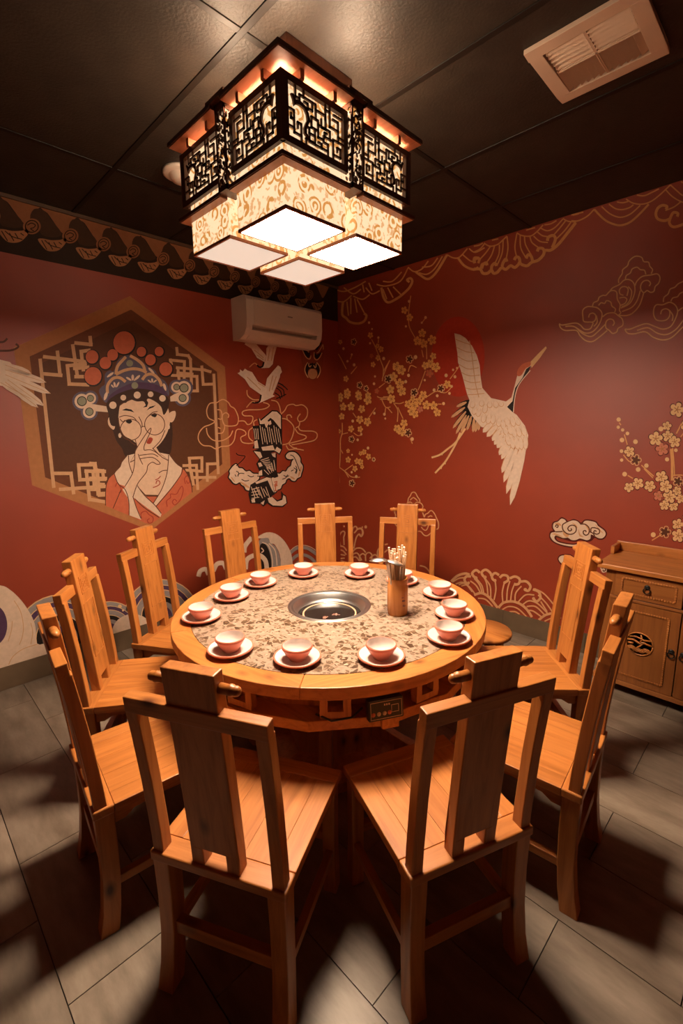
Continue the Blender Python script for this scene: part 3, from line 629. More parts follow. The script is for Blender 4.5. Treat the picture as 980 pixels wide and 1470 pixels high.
# ------------------------------------------------------------------ sideboard
CX0, CX1, CY = 2.60, 3.36, -0.385
sb = empty('sideboard', ((CX0+CX1)/2, CY/2, 0)); tag(sb, 'brown wooden sideboard with drawers, carved doors and raised back board', 'sideboard')
ox, oy = -(CX0+CX1)/2, -CY/2
def sbx(x0,x1,y0,y1,z0,z1,name,mat,par=sb,bev=0.003):
    b = B(); b.bb(x0+ox,x1+ox,y0+oy,y1+oy,z0,z1); return b.build(name, mat, par, bev)
bd = B()
for (xa,xb,ya,yb,za,zb_) in ((CX0,CX0+0.018,CY+0.012,-0.015,0.085,0.752),(CX1-0.018,CX1,CY+0.012,-0.015,0.085,0.752),(CX0+0.018,CX1-0.018,-0.027,-0.015,0.085,0.752),(CX0+0.018,CX1-0.018,CY+0.012,-0.027,0.085,0.101),(CX0+0.018,CX1-0.018,CY+0.012,-0.027,0.736,0.752),(CX0+0.018,CX1-0.018,CY+0.012,-0.027,0.578,0.594),
    (CX0+0.018,CX0+0.056,CY+0.012,CY+0.024,0.101,0.736),(CX1-0.056,CX1-0.018,CY+0.012,CY+0.024,0.101,0.736)): bd.bb(xa+ox,xb+ox,ya+oy,yb+oy,za,zb_)
bd.build('body', WD, sb)
for (xa,xb) in ((CX0,CX0+0.0552),(CX1-0.0552,CX1)): sbx(xa,xb,CY,CY+0.0125,0.090,0.750,'stile',WD)
sbx(CX0-0.045,CX1+0.045,CY-0.035,-0.013,0.752,0.782,'worktop',WX,bev=0.006)
sbx(CX0-0.045,CX1+0.045,-0.034,-0.013,0.782,0.842,'back_board',WX)
for x in (CX0-0.045,CX1+0.025): sbx(x,x+0.020,-0.16,-0.034,0.782,0.832,'side_board',WX)
sbx(CX0-0.02,CX1+0.02,CY-0.015,CY+0.03,0.060,0.088,'base_rail',WDX)
sbx(CX0,CX1,CY-0.004,CY+0.012,0.578,0.596,'mid_rail',WDX)
for s, xx in ((1,CX0-0.01),(-1,CX1+0.01)):
    for yy in (CY-0.006,-0.07):
        b = B().prism([(0,0.062),(0,0.0),(0.035,0.0),(0.045,0.03),(0.085,0.042),(0.10,0.062)], lambda u,v,t: Vector((xx+ox+s*u,yy+oy+t,v)), 0.0, 0.05); b.build('foot', WD, sb, 0.003)
mid = 2.983
for (xa,xb,hs) in ((CX0+0.055,mid-0.003,1),(mid+0.003,CX1-0.055,-1)):
    dr = sbx(xa,xb-0.004 if hs>0 else xb,CY-0.010,CY+0.012,0.600,0.742,'drawer',WDX)
    cx, cz, R_ = (xa+xb)/2-0.012, 0.345, 0.066
    n = 40; hole, rim = [], []
    for k in range(n):
        a = 2*PI*k/n+0.01; c_, s_ = math.cos(a), math.sin(a); hole.append((cx+(R_-0.002)*c_, cz+(R_-0.002)*s_))
        t_ = min(((xb-cx) if c_ > 0 else (xa-cx))/c_, ((0.574-cz) if s_ > 0 else (0.092-cz))/s_); rim.append([cx+c_*t_, cz+s_*t_])
    for (qx,qz) in ((xa,0.092),(xb,0.092),(xb,0.574),(xa,0.574)):
        m_ = min(rim, key=lambda p: (p[0]-qx)**2+(p[1]-qz)**2); m_[0], m_[1] = qx, qz
    vs = [(x+ox,y+oy,z) for y in (CY-0.010,CY+0.012) for x,z in hole+rim]; fs = []
    for k in range(n):
        k1 = (k+1) % n; fs += [(k,k1,n+k1,n+k),(2*n+k,3*n+k,3*n+k1,2*n+k1),(n+k,n+k1,3*n+k1,3*n+k),(k,2*n+k,2*n+k1,k1)]
    do = B().add(vs, fs).build('door', WD, sb)
    def border(x0,x1,z0,z1,par):
        b = B(); n = 0
        for (a0,b0,a1,b1) in ((x0,z0,x1,z0),(x1,z0,x1,z1),(x1,z1,x0,z1),(x0,z1,x0,z0)):
            L = math.hypot(a1-a0,b1-b0); k = max(2,int(L/0.0125))
            for i in range(k):
                f = (i+0.5)/k; b.box((a0+(a1-a0)*f+ox,CY-0.012+oy,b0+(b1-b0)*f),(0.0098,0.009,0.0098))
        tag(b.build('bead_moulding', WX, par, 0.002), kind='stuff')
    border(xa+0.035,xb-0.035,0.628,0.714,dr); border(xa+0.05,xb-0.05,0.135,0.530,do)
    def ringpull(cx,cz,par):
        b = B(); AY = Matrix.Rotation(PI/2,3,'X')
        b.lathe([(0.0,0.006),(0.012,0.004),(0.015,0.0)],16,(cx+ox,CY-0.010+oy,cz+0.014),AY)
        pts = [(cx+ox+0.016*math.sin(2*PI*k/18), CY-0.019+oy, cz-0.004+0.016*math.cos(2*PI*k/18)) for k in range(19)]
        b.tube(pts,0.0032,7); b.build('ring_pull', M_IRON, par)
    ringpull((xa+xb)/2-0.005,0.668,dr); ringpull(xb-0.024 if hs>0 else xa+0.024,0.335,do)
    # carved roundel over the opening
    b = B(); b.tube([(cx+ox+R_*math.cos(2*PI*k/36),CY-0.0125+oy,cz+R_*math.sin(2*PI*k/36)) for k in range(37)],0.0038,6)
    def arc(x,z,r,a0,a1,w):
        b.tube([(cx+ox+x+r*math.cos(a0+(a1-a0)*k/12),CY-0.0125+oy,cz+z+r*math.sin(a0+(a1-a0)*k/12)) for k in range(13)],w,5)
    for (x,r) in ((-0.036,0.022),(0.0,0.024),(0.036,0.022)):
        for q in (1.0,0.66,0.33): arc(x,-0.052+abs(x)*0.25,r*q,0.1,PI-0.1,0.004)
    def ln2(P,w): b.tube([(cx+ox+x,CY-0.0125+oy,cz+z) for x,z in P],w,6)
    ln2([(-0.062,0.012),(-0.03,0.018),(0.0,0.004),(0.02,0.012),(0.06,0.004)],0.0065)
    ln2([(-0.05,0.032),(-0.02,0.040),(0.02,0.028),(0.055,0.034)],0.0055); ln2([(0.0,0.004),(0.012,0.03),(0.004,0.055)],0.005); ln2([(-0.012,-0.03),(0.004,-0.012),(0.02,0.012)],0.005); ln2([(-0.055,-0.006),(-0.03,-0.004)],0.006)
    b.build('roundel_carving', WX, do)
# ------------------------------------------------------------------ painted murals (flat print on the walls)
from mathutils.geometry import tessellate_polygon
def cr(pts, closed=False, n=5):
    if len(pts) < 3: return list(pts)
    P = [Vector((p[0],p[1])) for p in pts]; out = []; m = len(P)
    for i in range(m if closed else m-1):
        if closed: a,b,c,d = P[i-1],P[i],P[(i+1)%m],P[(i+2)%m]
        else: a,b,c,d = P[max(i-1,0)],P[i],P[i+1],P[min(i+2,m-1)]
        for k in range(n):
            t = k/n
            out.append(0.5*((2*b)+(c-a)*t+(2*a-5*b+4*c-d)*t*t+(3*b-a-3*c+d)*t*t*t))
    if not closed: out.append(P[-1])
    return [(p.x,p.y) for p in out]
def px(view, pts):
    x0, y0, s = view; return [(x0+p[0]*s, y0+p[1]*s) for p in pts]
def ell(cx, cy, rx, ry=None, n=20, a0=0.0):
    ry = rx if ry is None else ry
    return [(cx+rx*math.cos(a0+2*PI*k/n), cy+ry*math.sin(a0+2*PI*k/n)) for k in range(n)]
def leaf(b, t, w, n=6):
    b = Vector(b[:2]); t = Vector(t[:2]); d = t-b; q = Vector((-d.y,d.x)).normalized()*w
    prof = [(0,0.35),(0.25,0.85),(0.6,1.0),(0.85,0.75),(1.0,0.0)]
    L = [b+d*f+q*g for f,g in prof]; R = [b+d*f-q*g for f,g in prof[-2::-1]]
    return [(p.x,p.y) for p in L+R]
WALLS = {'L':(wl,lambda x,y,o: onwl(x,y,0.0)+Vector((o,0,0))),'R':(wr,lambda x,y,o: onwr(x,y,0.0)-Vector((0,o,0)))}
STEP = 0.0005
def decal(name, wall, mat, layer, polys=(), strokes=(), view=(0,0,1), w=2.0, smooth=True, psmooth=True, parent=None, label=None, direct=None, stuff=True):
    root, fn = WALLS[wall]; off = layer*STEP; b = B(); EPS = 1.2e-5
    for P in polys:
        P = px(view, P)
        if psmooth: P = cr(P, True, 4)
        tris = tessellate_polygon([[Vector((x,y,0)) for x,y in P]])
        b.add([fn(x,y,off) for x,y in P], [tuple(t) for t in tris]); off += EPS
    for S in strokes:
        ww = w; off += EPS
        if isinstance(S, dict): ww = S['w']; S = S['p']
        P = px(view, S); P = cr(P, False, 5) if smooth else P
        V = [Vector(p) for p in P]
        if smooth:
            l, r = [], []
            for i, v in enumerate(V):
                t = V[min(i+1,len(V)-1)]-V[max(i-1,0)]
                if t.length < 1e-6: t = Vector((1,0))
                t.normalize(); q = Vector((-t.y,t.x))*ww*0.5; l.append(v+q); r.append(v-q)
            n = len(V); b.add([fn(p.x,p.y,off) for p in l+r], [(i,i+1,n+i+1,n+i) for i in range(n-1)])
        else:
            for a, c in zip(V[:-1],V[1:]):
                t = (c-a).normalized(); q = Vector((-t.y,t.x))*ww*0.5; e = t*ww*0.5; off += EPS*0.5
                b.add([fn(p.x,p.y,off) for p in (a-e+q,c+e+q,c+e-q,a-e-q)], [(0,1,2,3)])
    if direct:
        for P in direct:
            tris = tessellate_polygon([[Vector((p[0],p[1],0)) for p in P]])
            b.add([(Vector((off,p[0],p[1])) if wall == 'L' else Vector((p[0],-off,p[1]))) for p in P], [tuple(t) for t in tris])
    o = b.build(name, mat, parent if parent is not None else root)
    if stuff and len(polys)+len(strokes)+(len(direct) if direct else 0) > 1: o['kind'] = 'stuff'
    if label: o['label'] = label
    return o
def pt(name, c): return paint('mural '+name, c, 0.06, 40.0, rough=0.6, spec=0.25)
P_CREAM = pt('cream', (0.70,0.50,0.36)); P_SKIN = pt('skin', (0.70,0.46,0.31)); P_GOLD = pt('gold line', (0.70,0.33,0.12)); P_GOLDL = pt('pale gold', (0.76,0.46,0.22))
P_TAN = pt('tan lattice', (0.60,0.33,0.17)); P_FRAME = pt('ochre frame', (0.42,0.165,0.06)); P_FR2 = pt('brown frame', (0.15,0.045,0.016)); P_PANEL = pt('brown panel', (0.105,0.034,0.012))
P_CORAL = pt('coral', (0.55,0.13,0.06)); P_DCORAL = pt('deep coral', (0.36,0.05,0.025)); P_INK = pt('ink', (0.018,0.011,0.009)); P_BROWN = pt('brown line', (0.11,0.035,0.016)); P_HAIR = pt('hair', (0.045,0.018,0.010))
P_BLUE = pt('slate blue', (0.105,0.085,0.125)); P_PURP = pt('dusk purple', (0.085,0.04,0.085)); P_GREEN = pt('grey green', (0.26,0.25,0.17)); P_SUN = pt('sun red', (0.42,0.035,0.014)); P_WHITE = pt('crane white', (0.74,0.56,0.43))
P_GREY = pt('wave grey', (0.30,0.245,0.225)); P_DARKR = pt('dark red', (0.085,0.010,0.006)); P_LINE = pt('cloud outline', (0.68,0.34,0.16)); P_PINK = pt('pink petal', (0.60,0.20,0.12)); P_ORANGE = pt('orange blush', (0.60,0.29,0.13))
P_BLOOM = pt('golden petal', (0.76,0.38,0.11)); P_TDARK = pt('roof shadow', (0.030,0.012,0.006)); P_TBAR = pt('roof barrel', (0.060,0.024,0.010)); P_TLIT = pt('roof tile', (0.30,0.12,0.05)); P_TEDGE = pt('roof edge', (0.42,0.19,0.085))
# ---- painted roof eaves on the left wall
zb = 2.572
eaves = decal('painted_eaves', 'L', P_TDARK, 1, direct=[[(-4.8,zb),(0,zb),(0,H-0.002),(-4.8,H-0.002)]], label='painted dark roof tile eaves')
A5 = (0,270,0.18367)
cent = [(45.5,325.1),(100.6,337.6),(148.4,350.8),(191.0,362.7),(234.0,374.0),(271.8,383.7),(306.7,391.4),(336.7,399.0)]
ys = [onwl(*c).y for c in cent]; y00 = ys[0]; zc0 = onwl(*cent[0]).z
sp_t = (ys[7]-ys[0])/7
TILE = [('tile_slope',P_TLIT,2,[[(335,140),(610,218),(590,235),(540,310),(490,355),(420,265),(370,195),(335,172)]],[]),
        ('tile_barrel',P_TBAR,3,[[(265,165),(345,178),(400,250),(480,350),(440,385),(330,370),(300,300),(235,240)]],[]),
        ('tile_end',P_TLIT,4,[ell(248,300,70,62,20)],[]),
        ('tile_ring',P_TDARK,5,[],[ell(248,300,50,46,20)+[(298,300)],[(215,290),(245,275),(275,290),(262,310),(238,318),(262,335)]]),
        ('drip_tile',P_TEDGE,4,[[(295,402),(335,395),(400,408),(470,405),(505,395),(515,425),(470,478),(425,495),(370,490),(330,455)]],[]),
        ('drip_line',P_TDARK,5,[],[[(325,410),(365,480)],[(350,410),(400,450),(470,470)],[(420,425),(440,460)],[(460,425),(480,440)],[(380,425),(410,480)]])]
def wallpoly(polys, strokes, ww):
    out = []
    for P in polys: out.append(cr(px(A5,P), True, 3))
    for S in strokes:
        V = [Vector(p) for p in cr(px(A5,S), False, 4)]
        for a, c in zip(V[:-1],V[1:]):
            t = (c-a); 
            if t.length < 1e-6: continue
            t.normalize(); q = Vector((-t.y,t.x))*ww*0.5; e = t*ww*0.3
            out.append([tuple(a-e+q),tuple(c+e+q),tuple(c+e-q),tuple(a-e-q)])
    return [[(onwl(x,y).y, onwl(x,y).z) for x,y in P] for P in out]
for k in range(-6, 12):
    yc = ys[k] if 0 <= k < 8 else (ys[0]+sp_t*k if k < 0 else ys[7]+sp_t*(k-7))
    if yc > -0.1: continue
    for nm, mt, ly, po, stx in TILE:
        D = [[(min(y-y00+yc,-0.002), min(z,H-0.004)) for y,z in P] for P in wallpoly(po, stx, 1.3)]
        decal(nm, 'L', mt, ly, direct=D, parent=eaves)
# ---- hexagonal portrait
HC, HZ = -1.966, 1.652
def hexa_(r): return [[(HC+r*math.sin(math.radians(60*k)), HZ+r*math.cos(math.radians(60*k))) for k in range(6)]]
port = decal('hexagon_portrait', 'L', P_FRAME, 1, direct=hexa_(0.808), label='painted hexagon frame with an opera singer portrait')
decal('inner_frame', 'L', P_FR2, 2, direct=hexa_(0.722), parent=port); decal('panel', 'L', P_PANEL, 3, direct=hexa_(0.655), parent=port)
A3 = (30,470,0.18375); A4 = (230,490,0.15647); A1 = (95,460,0.19388); A2 = (130,590,0.16327); R2 = (0,420,0.34694)
LATA = [[(150,258),(255,1240)],[(185,230),(500,268)],[(285,195),(305,372)],[(168,362),(310,374)],[(405,145),(440,380)],[(430,122),(545,134),(540,80)],[(500,285),(362,300),(377,442),(520,448)],[(470,188),(486,330)],[(420,320),(520,312)],[(430,385),(500,385)],[(470,188),(530,180)],
        [(262,1140),(390,1140),(410,1290)],[(310,1265),(653,1242)],[(580,1120),(573,1072),(450,1074),(460,1190),(653,1186)],[(508,1122),(650,1125)],[(510,1125),(535,1345)],[(590,1115),(602,1300),(653,1297)],[(545,1345),(653,1362)]]
LATB = [[(0,460),(38,462),(48,520),(105,525),(112,590),(130,592)],[(0,530),(20,535),(30,640),(110,645)],[(60,525),(75,740),(128,738)],[(0,590),(112,592)],[(0,690),(60,690)],[(20,780),(128,800)]]
LATC = [[(150,65),(155,120),(255,132),(275,165),(285,390)],[(100,205),(92,172),(220,185),(218,330)],[(155,242),(400,262),(455,278)],[(160,245),(170,345)],[(110,312),(335,322),(340,455),(290,455)],[(380,235),(392,395),(490,392)],[(490,310),(530,1205)],[(160,290),(290,300)],
        [(270,1130),(265,1072),(380,1067),(380,1192),(330,1190)],[(215,1140),(330,1137),(342,1350)],[(265,1135),(292,1262)],[(430,1275),(430,1125),(520,1122)],[(290,1250),(500,1247)],[(240,1182),(330,1186)],[(285,1205),(302,1310)]]
decal('lattice', 'L', P_TAN, 4, strokes=LATA, view=A3, w=5.0, smooth=False, parent=port); decal('lattice', 'L', P_TAN, 4.4, strokes=LATB, view=A2, w=4.6, smooth=False, parent=port); decal('lattice', 'L', P_TAN, 4.2, strokes=LATC, view=A4, w=4.0, smooth=False, parent=port)
D = lambda *a, **k: decal(*a, parent=port, **k)
D('hair','L',P_HAIR,5,view=A2,polys=[[(165,40),(150,90),(190,160),(225,260),(275,330),(310,400),(400,375),(420,250),(250,30)],[(560,330),(600,372),(690,380),(712,300),(718,160),(690,40),(640,150)]])
D('ear','L',P_SKIN,6,view=A2,polys=[[(165,50),(150,85),(160,130),(200,165),(215,120),(200,60)],[(690,20),(740,0),(745,45),(720,95),(690,90)]])
D('robe','L',P_CORAL,6,view=A2,psmooth=False,polys=[[(205,548),(160,595),(138,650),(130,720),(135,835),(330,915),(480,985),(530,990),(580,960),(888,715),(885,660),(860,580),(825,525),(795,500),(690,620),(560,800),(420,720),(300,640)]])
D('robe_collar','L',P_CREAM,7,view=A2,psmooth=False,polys=[[(318,392),(388,375),(345,450),(350,510),(362,545),(420,680),(560,825),(622,905),(612,932),(500,855),(380,765),(300,660),(240,640),(205,550),(262,490),(278,440)],[(600,365),(690,383),(722,425),(752,462),(802,500),(790,560),(720,660),(570,835),(548,812),(600,735),(640,655),(668,545),(682,430)]])
D('neck','L',P_SKIN,8,view=A2,psmooth=False,polys=[[(390,378),(440,330),(575,320),(610,378),(680,430),(668,540),(640,650),(592,738),(480,735),(420,670),(365,550),(335,470)]])
D('under_top','L',P_CORAL,8,view=A2,psmooth=False,polys=[[(482,752),(592,752),(548,812)]])
D('face','L',P_SKIN,9,view=R2,polys=[[(488,478),(540,445),(610,430),(680,455),(702,520),(690,580),(655,632),(618,652),(585,640),(545,610),(510,588),(492,540)]])
D('lips','L',P_DCORAL,10,view=A2,polys=[[(488,270),(515,232),(545,245),(525,285),(500,288)]])
D('forearm','L',P_SKIN,10,view=A2,psmooth=False,polys=[[(385,370),(388,350),(405,322),(400,290),(388,250),(405,245),(428,275),(470,215),(512,162),(524,178),(515,225),(480,300),(468,345),(540,345),(585,372),(622,402),(600,410),(560,395),(530,385),(585,420),(608,458),(588,468),(540,452),(505,470),(490,540),(440,590),(405,650),(372,752),(320,660),(362,560),(385,470)]])
D('sleeve','L',P_CREAM,11,view=A2,psmooth=False,polys=[[(278,690),(318,655),(368,755),(395,840),(440,930),(440,955),(335,915),(335,830),(322,760)]])
D('eye','L',P_INK,11,view=A2,polys=[[(308,95),(330,70),(362,88),(340,112)],[(530,40),(555,18),(580,30),(565,55)]])
D('line_work','L',P_BROWN,12,view=A2,w=1.15,strokes=[ell(350,165,92,92,20)+[(442,165)],ell(560,118,88,92,20)+[(648,118)],[(440,145),(460,135),(478,140)],[(248,55),(300,40),(370,55),(400,85)],[(490,60),(540,15),(585,5)],[(255,70),(280,95),(300,80)],[(420,50),(445,100),(450,135)],
   [(385,375),(405,322),(512,162),(524,178),(470,300),(468,345)],[(468,345),(540,345),(622,402)],[(425,390),(540,378),(590,402)],[(430,420),(540,408),(608,458),(580,468),(540,450),(500,480),(485,540),(410,640),(370,755)],[(388,250),(400,290),(408,320)],[(385,370),(382,470),(362,555),(300,660)],[(415,378),(430,420),(455,470)],
   [(330,390),(335,460),(362,545)],[(345,450),(385,430)],[(410,660),(470,740),(560,825),(618,900)],[(682,385),(680,440),(665,560),(620,690),(545,815)],[(620,405),(680,435)],[(595,545),(630,525),(672,520)],[(470,738),(530,748),(592,742)],[(205,550),(240,640),(300,690),(332,790),(335,915)],[(265,690),(195,855)],[(385,770),(470,850),(600,935)],[(368,750),(400,850),(440,945)],[(570,840),(690,700),(790,560),(802,505)],[(540,325),(590,375)],[(390,300),(340,262),(262,180),(240,60)],[(650,170),(610,260),(545,330)],[(205,548),(150,600),(130,690),(128,830)],[(318,392),(270,450),(205,550)],[(690,383),(750,460),(830,525),(880,640),(890,715)]])
D('robe_cloud','L',P_DCORAL,12,view=A2,w=1.3,strokes=[[(670,840),(665,790),(700,760),(700,730),(750,730),(775,690),(800,660),(810,700),(790,770),(760,810),(735,825),(715,800),(735,775),(755,795)],[(830,640),(822,600),(840,570),(862,580),(868,620),(850,635),(838,610)],[(215,665),(235,630),(270,700),(245,720)],[(445,945),(440,900),(480,880),(510,910),(545,935),(540,975),(510,985),(495,960),(515,945)],[(565,605),(590,595),(612,572)],[(572,640),(578,615),(600,615),(605,640),(580,660),(545,672)]])
D('earring','L',P_CREAM,11,view=A2,polys=[ell(255,215,14,22,10),ell(685,140,9,20,10)],psmooth=False)
# head-dress
D('crown_back','L',P_BLUE,5,view=A1,polys=[[(255,560),(242,520),(262,490),(285,470),(285,400),(320,370),(350,375),(380,300),(430,262),(475,258),(545,290),(600,340),(655,370),(685,420),(730,450),(755,500),(752,560),(640,520),(510,505),(390,540),(300,610)]])
D('crown_band','L',P_PURP,10,view=A1,polys=[[(298,608),(320,555),(400,500),(505,460),(620,465),(705,495),(755,560),(735,555),(640,520),(510,505),(400,535),(330,575)]])
D('fringe','L',P_HAIR,10,view=A1,polys=[[(295,620),(330,572),(400,535),(510,505),(640,520),(748,570),(755,640),(720,700),(700,640),(655,600),(600,580),(590,630),(570,600),(520,600),(470,585),(440,610),(400,620),(385,700),(380,774),(330,774),(310,690)]])
D('bead','L',P_CREAM,12,view=A1,psmooth=False,polys=[ell(343,628,27),ell(420,572,21),ell(523,553,26),ell(622,547,21),ell(710,577,24)])
D('crown_arch','L',P_TAN,11,view=A1,w=4.2,strokes=[[(365,400),(378,340),(425,285),(440,270)],[(470,262),(520,290),(565,330),(582,380)],[(365,400),(430,370),(500,358),(560,370),(592,388)],[(303,540),(305,480),(345,430),(395,425),(437,455)],[(560,440),(590,405),(640,400),(685,440),(705,488)]])
D('lotus_petal','L',P_CREAM,11,view=A1,psmooth=False,polys=[leaf((490,445),(490,400),10),leaf((480,445),(440,420),8),leaf((500,445),(545,405),9),leaf((360,495),(352,455),8),leaf((350,498),(330,475),6),leaf((368,495),(390,455),7),leaf((635,460),(632,428),7),leaf((628,460),(600,440),6),leaf((642,460),(668,440),6),leaf((300,420),(350,385),9),leaf((280,590),(300,530),12),leaf((650,395),(605,350),9),leaf((735,520),(718,465),10)])
D('jewel','L',P_GREEN,12,view=A1,psmooth=False,polys=[ell(467,318,25),ell(505,482,25)])
for cx, cy, r in ((427,165,80),(190,270,47),(288,315,43),(342,255,40),(197,412,63),(555,232,35),(622,292,39),(686,230,33),(735,360,48)):
    D('pompom_outline','L',P_INK,5,view=A1,psmooth=False,polys=[ell(cx+3,cy+3,r+8,r*1.06+8,22)]); D('pompom','L',P_CORAL,6,view=A1,psmooth=False,polys=[ell(cx,cy,r,r*1.06,22)])  # each pompom sits on a printed ink outline
for L_ in ([(115,598,45),(178,577,32),(170,676,38)],[(870,500,42),(815,494,30),(860,575,36)]):
    bar = [(120,610),(200,620),(320,640),(318,680),(210,672),(160,680)] if L_[0][0] < 300 else [(865,520),(800,545),(768,565),(770,600),(820,598),(870,585)]
    D('ornament_halo','L',P_BLUE,5,view=A1,psmooth=False,polys=[ell(a,b_,r+26) for a,b_,r in L_]); D('ornament','L',P_CREAM,6,view=A1,psmooth=False,polys=[ell(a,b_,r+10) for a,b_,r in L_]+[bar]); D('ornament_ring','L',P_INK,7,view=A1,psmooth=False,polys=[ell(a,b_,r*0.82) for a,b_,r in L_]); D('ornament_stone','L',P_GREEN,8,view=A1,psmooth=False,polys=[ell(a,b_,r*0.68) for a,b_,r in L_])
D('brow','L',P_INK,11,view=A1,psmooth=False,polys=[[(410,665),(440,652),(480,660),(502,682),(470,672),(440,668)],[(592,668),(615,640),(660,628),(640,645),(612,655)],[(590,585),(605,610),(595,640),(565,645),(590,625)]])
# ---- crane wing entering from the side
cw = decal('crane_wing','L',P_WHITE,14,view=R2,psmooth=False,polys=[[(-330,300),(-220,262),(-120,262),(0,278),(40,288),(80,330),(70,400),(0,385),(-90,372),(-170,420),(-300,560),(-420,700),(-520,760),(-500,640),(-470,520),(-430,420)]],label='painted white crane wing')
for b_, t in (((20,300),(130,338)),((20,320),(190,372)),((20,340),(208,418)),((30,360),(182,470)),((20,370),(157,476)),((0,372),(125,440))):
    decal('feather','L',P_WHITE,15,view=R2,psmooth=False,polys=[leaf(b_,t,15)],parent=cw); decal('feather_line','L',P_TAN,16,view=R2,w=0.8,strokes=[[b_,t]],parent=cw)
decal('neck','L',P_INK,15,view=R2,w=7.0,strokes=[[(-440,430),(-520,400),(-600,330),(-680,310)]],parent=cw); decal('beak','L',P_GOLDL,16,view=R2,w=4.0,strokes=[[(-690,310),(-790,330)]],parent=cw); decal('crown_patch','L',P_CORAL,16,view=R2,psmooth=False,polys=[ell(-690,300,22,10)],parent=cw)
for b_, t in (((-250,400),(-190,520)),((-290,430),(-260,600)),((-330,470),(-330,680)),((-380,520),(-400,740)),((-430,560),(-480,790))): decal('feather','L',P_WHITE,15,view=R2,psmooth=False,polys=[leaf(b_,t,20)],parent=cw); decal('feather_line','L',P_TAN,16,view=R2,w=0.8,strokes=[[b_,t]],parent=cw)
decal('crane_foot','L',P_BROWN,3,view=R2,w=3.0,strokes=[[(-40,200),(10,205),(30,190)],[(-40,240),(40,240),(75,225),(65,212)]],parent=cw)
# ---- cloud outlines, calligraphy, smoke
B1 = (280,560,0.19388)
CLD = [[(150,95),(105,100),(82,150),(95,205),(140,232),(110,255),(60,275),(25,320),(22,370),(55,408),(110,415),(150,435),(190,418),(250,410),(285,370),(300,300),(330,290),(365,305),(370,330),(335,350),(345,385),(390,395),(430,390)],[(155,95),(200,70),(240,90),(260,120),(290,140),(315,200),(310,250),(280,265),(220,262),(200,230),(200,185),(225,168),(245,185),(240,205)],[(160,145),(185,150),(195,180),(190,215),(165,210)],[(80,280),(90,330),(130,370),(190,375),(250,345),(275,300)],[(165,320),(200,315),(215,270),(200,230)],[(165,275),(185,285)],
   [(315,230),(360,230),(385,255),(415,240),(420,195),(360,190),(345,165),(380,148),(470,145),(520,135),(545,115),(530,100),(500,92)],[(425,380),(395,350),(395,300),(430,270),(430,235),(455,218)],[(380,0),(385,40),(425,70),(470,72)],[(560,75),(600,85),(620,120),(630,170)],[(630,180),(660,150),(680,115),(720,105),(745,115),(790,110),(825,140),(825,190),(800,225),(765,232),(755,205),(775,175)],
   [(640,210),(680,220),(725,270),(720,330),(690,390),(640,405)],[(680,225),(675,190),(700,185),(710,205)],[(770,235),(765,265),(740,280)],[(735,285),(760,320),(815,340),(800,365),(690,395)],[(760,270),(780,300),(870,305),(900,330),(880,370),(800,390),(710,405)],[(670,410),(690,440),(740,435),(800,445)],[(690,400),(720,425),(750,430)]]
cl = decal('cloud_outline','L',P_LINE,14,strokes=CLD,view=B1,w=1.5,label='thin gold cloud outlines painted round the calligraphy')
SML = [(300, 548), (318, 575), (345, 580), (372, 602), (398, 598), (425, 618), (462, 622), (470, 650), (452, 672), (430, 690), (425, 715), (398, 742), (372, 735), (360, 712), (340, 700), (326, 682), (300, 694), (278, 684), (262, 664), (246, 646), (254, 618), (250, 600), (264, 578), (280, 560)]
SMR = [(560, 655), (585, 640), (600, 618), (625, 618), (645, 600), (668, 602), (685, 575), (705, 560), (712, 530), (726, 508), (700, 512), (676, 505), (668, 486), (685, 464), (712, 458), (735, 462), (756, 478), (774, 505), (776, 535), (792, 560), (790, 590), (782, 615), (775, 640), (752, 652), (735, 672), (712, 668), (694, 652), (672, 662), (662, 686), (640, 700), (628, 728), (604, 738), (590, 756), (574, 742), (572, 700)]
def grow(P, d):
    cx = sum(p[0] for p in P)/len(P); n = len(P); out = []
    for k, p in enumerate(P):
        a = Vector(P[k-1]); c = Vector(P[(k+1)%n]); t = (c-a).normalized(); q = Vector((t.y,-t.x)); out.append((p[0]+q.x*d, p[1]+q.y*d))
    return out
def area(P): return sum(P[k-1][0]*P[k][1]-P[k][0]*P[k-1][1] for k in range(len(P)))
sg_ = lambda P, d: grow(P, d if area(P) > 0 else -d)
sm = decal('smoke_arm','L',P_INK,15,view=B1,polys=[sg_(SML,9),sg_(SMR,9)],label='white smoke scroll outlined in black')
decal('smoke_fill','L',P_CREAM,16,view=B1,polys=[SML,SMR],parent=sm)
decal('smoke_shade','L',P_ORANGE,16.5,view=B1,psmooth=False,polys=[leaf((330,680),(400,725),8),leaf((760,640),(785,560),7),leaf((700,640),(735,660),6),leaf((290,680),(260,640),5)],parent=sm)
decal('smoke_line','L',P_INK,17,view=B1,w=1.1,strokes=[[(300,600),(318,612),(312,640)],[(340,660),(365,672),(395,668)],[(640,660),(665,650),(680,625)],[(740,560),(750,590),(742,620)],[(705,600),(725,590)],[(310,630),(330,615),(360,618)],[(300,640),(290,625)],[(385,630),(410,642),(430,635)],[(725,575),(745,590),(735,615)],[(650,630),(672,640),(690,632)],[(700,480),(730,500),(770,600)],[(300,560),(345,520),(365,490),(340,485),(310,478),(300,465)]],parent=sm)
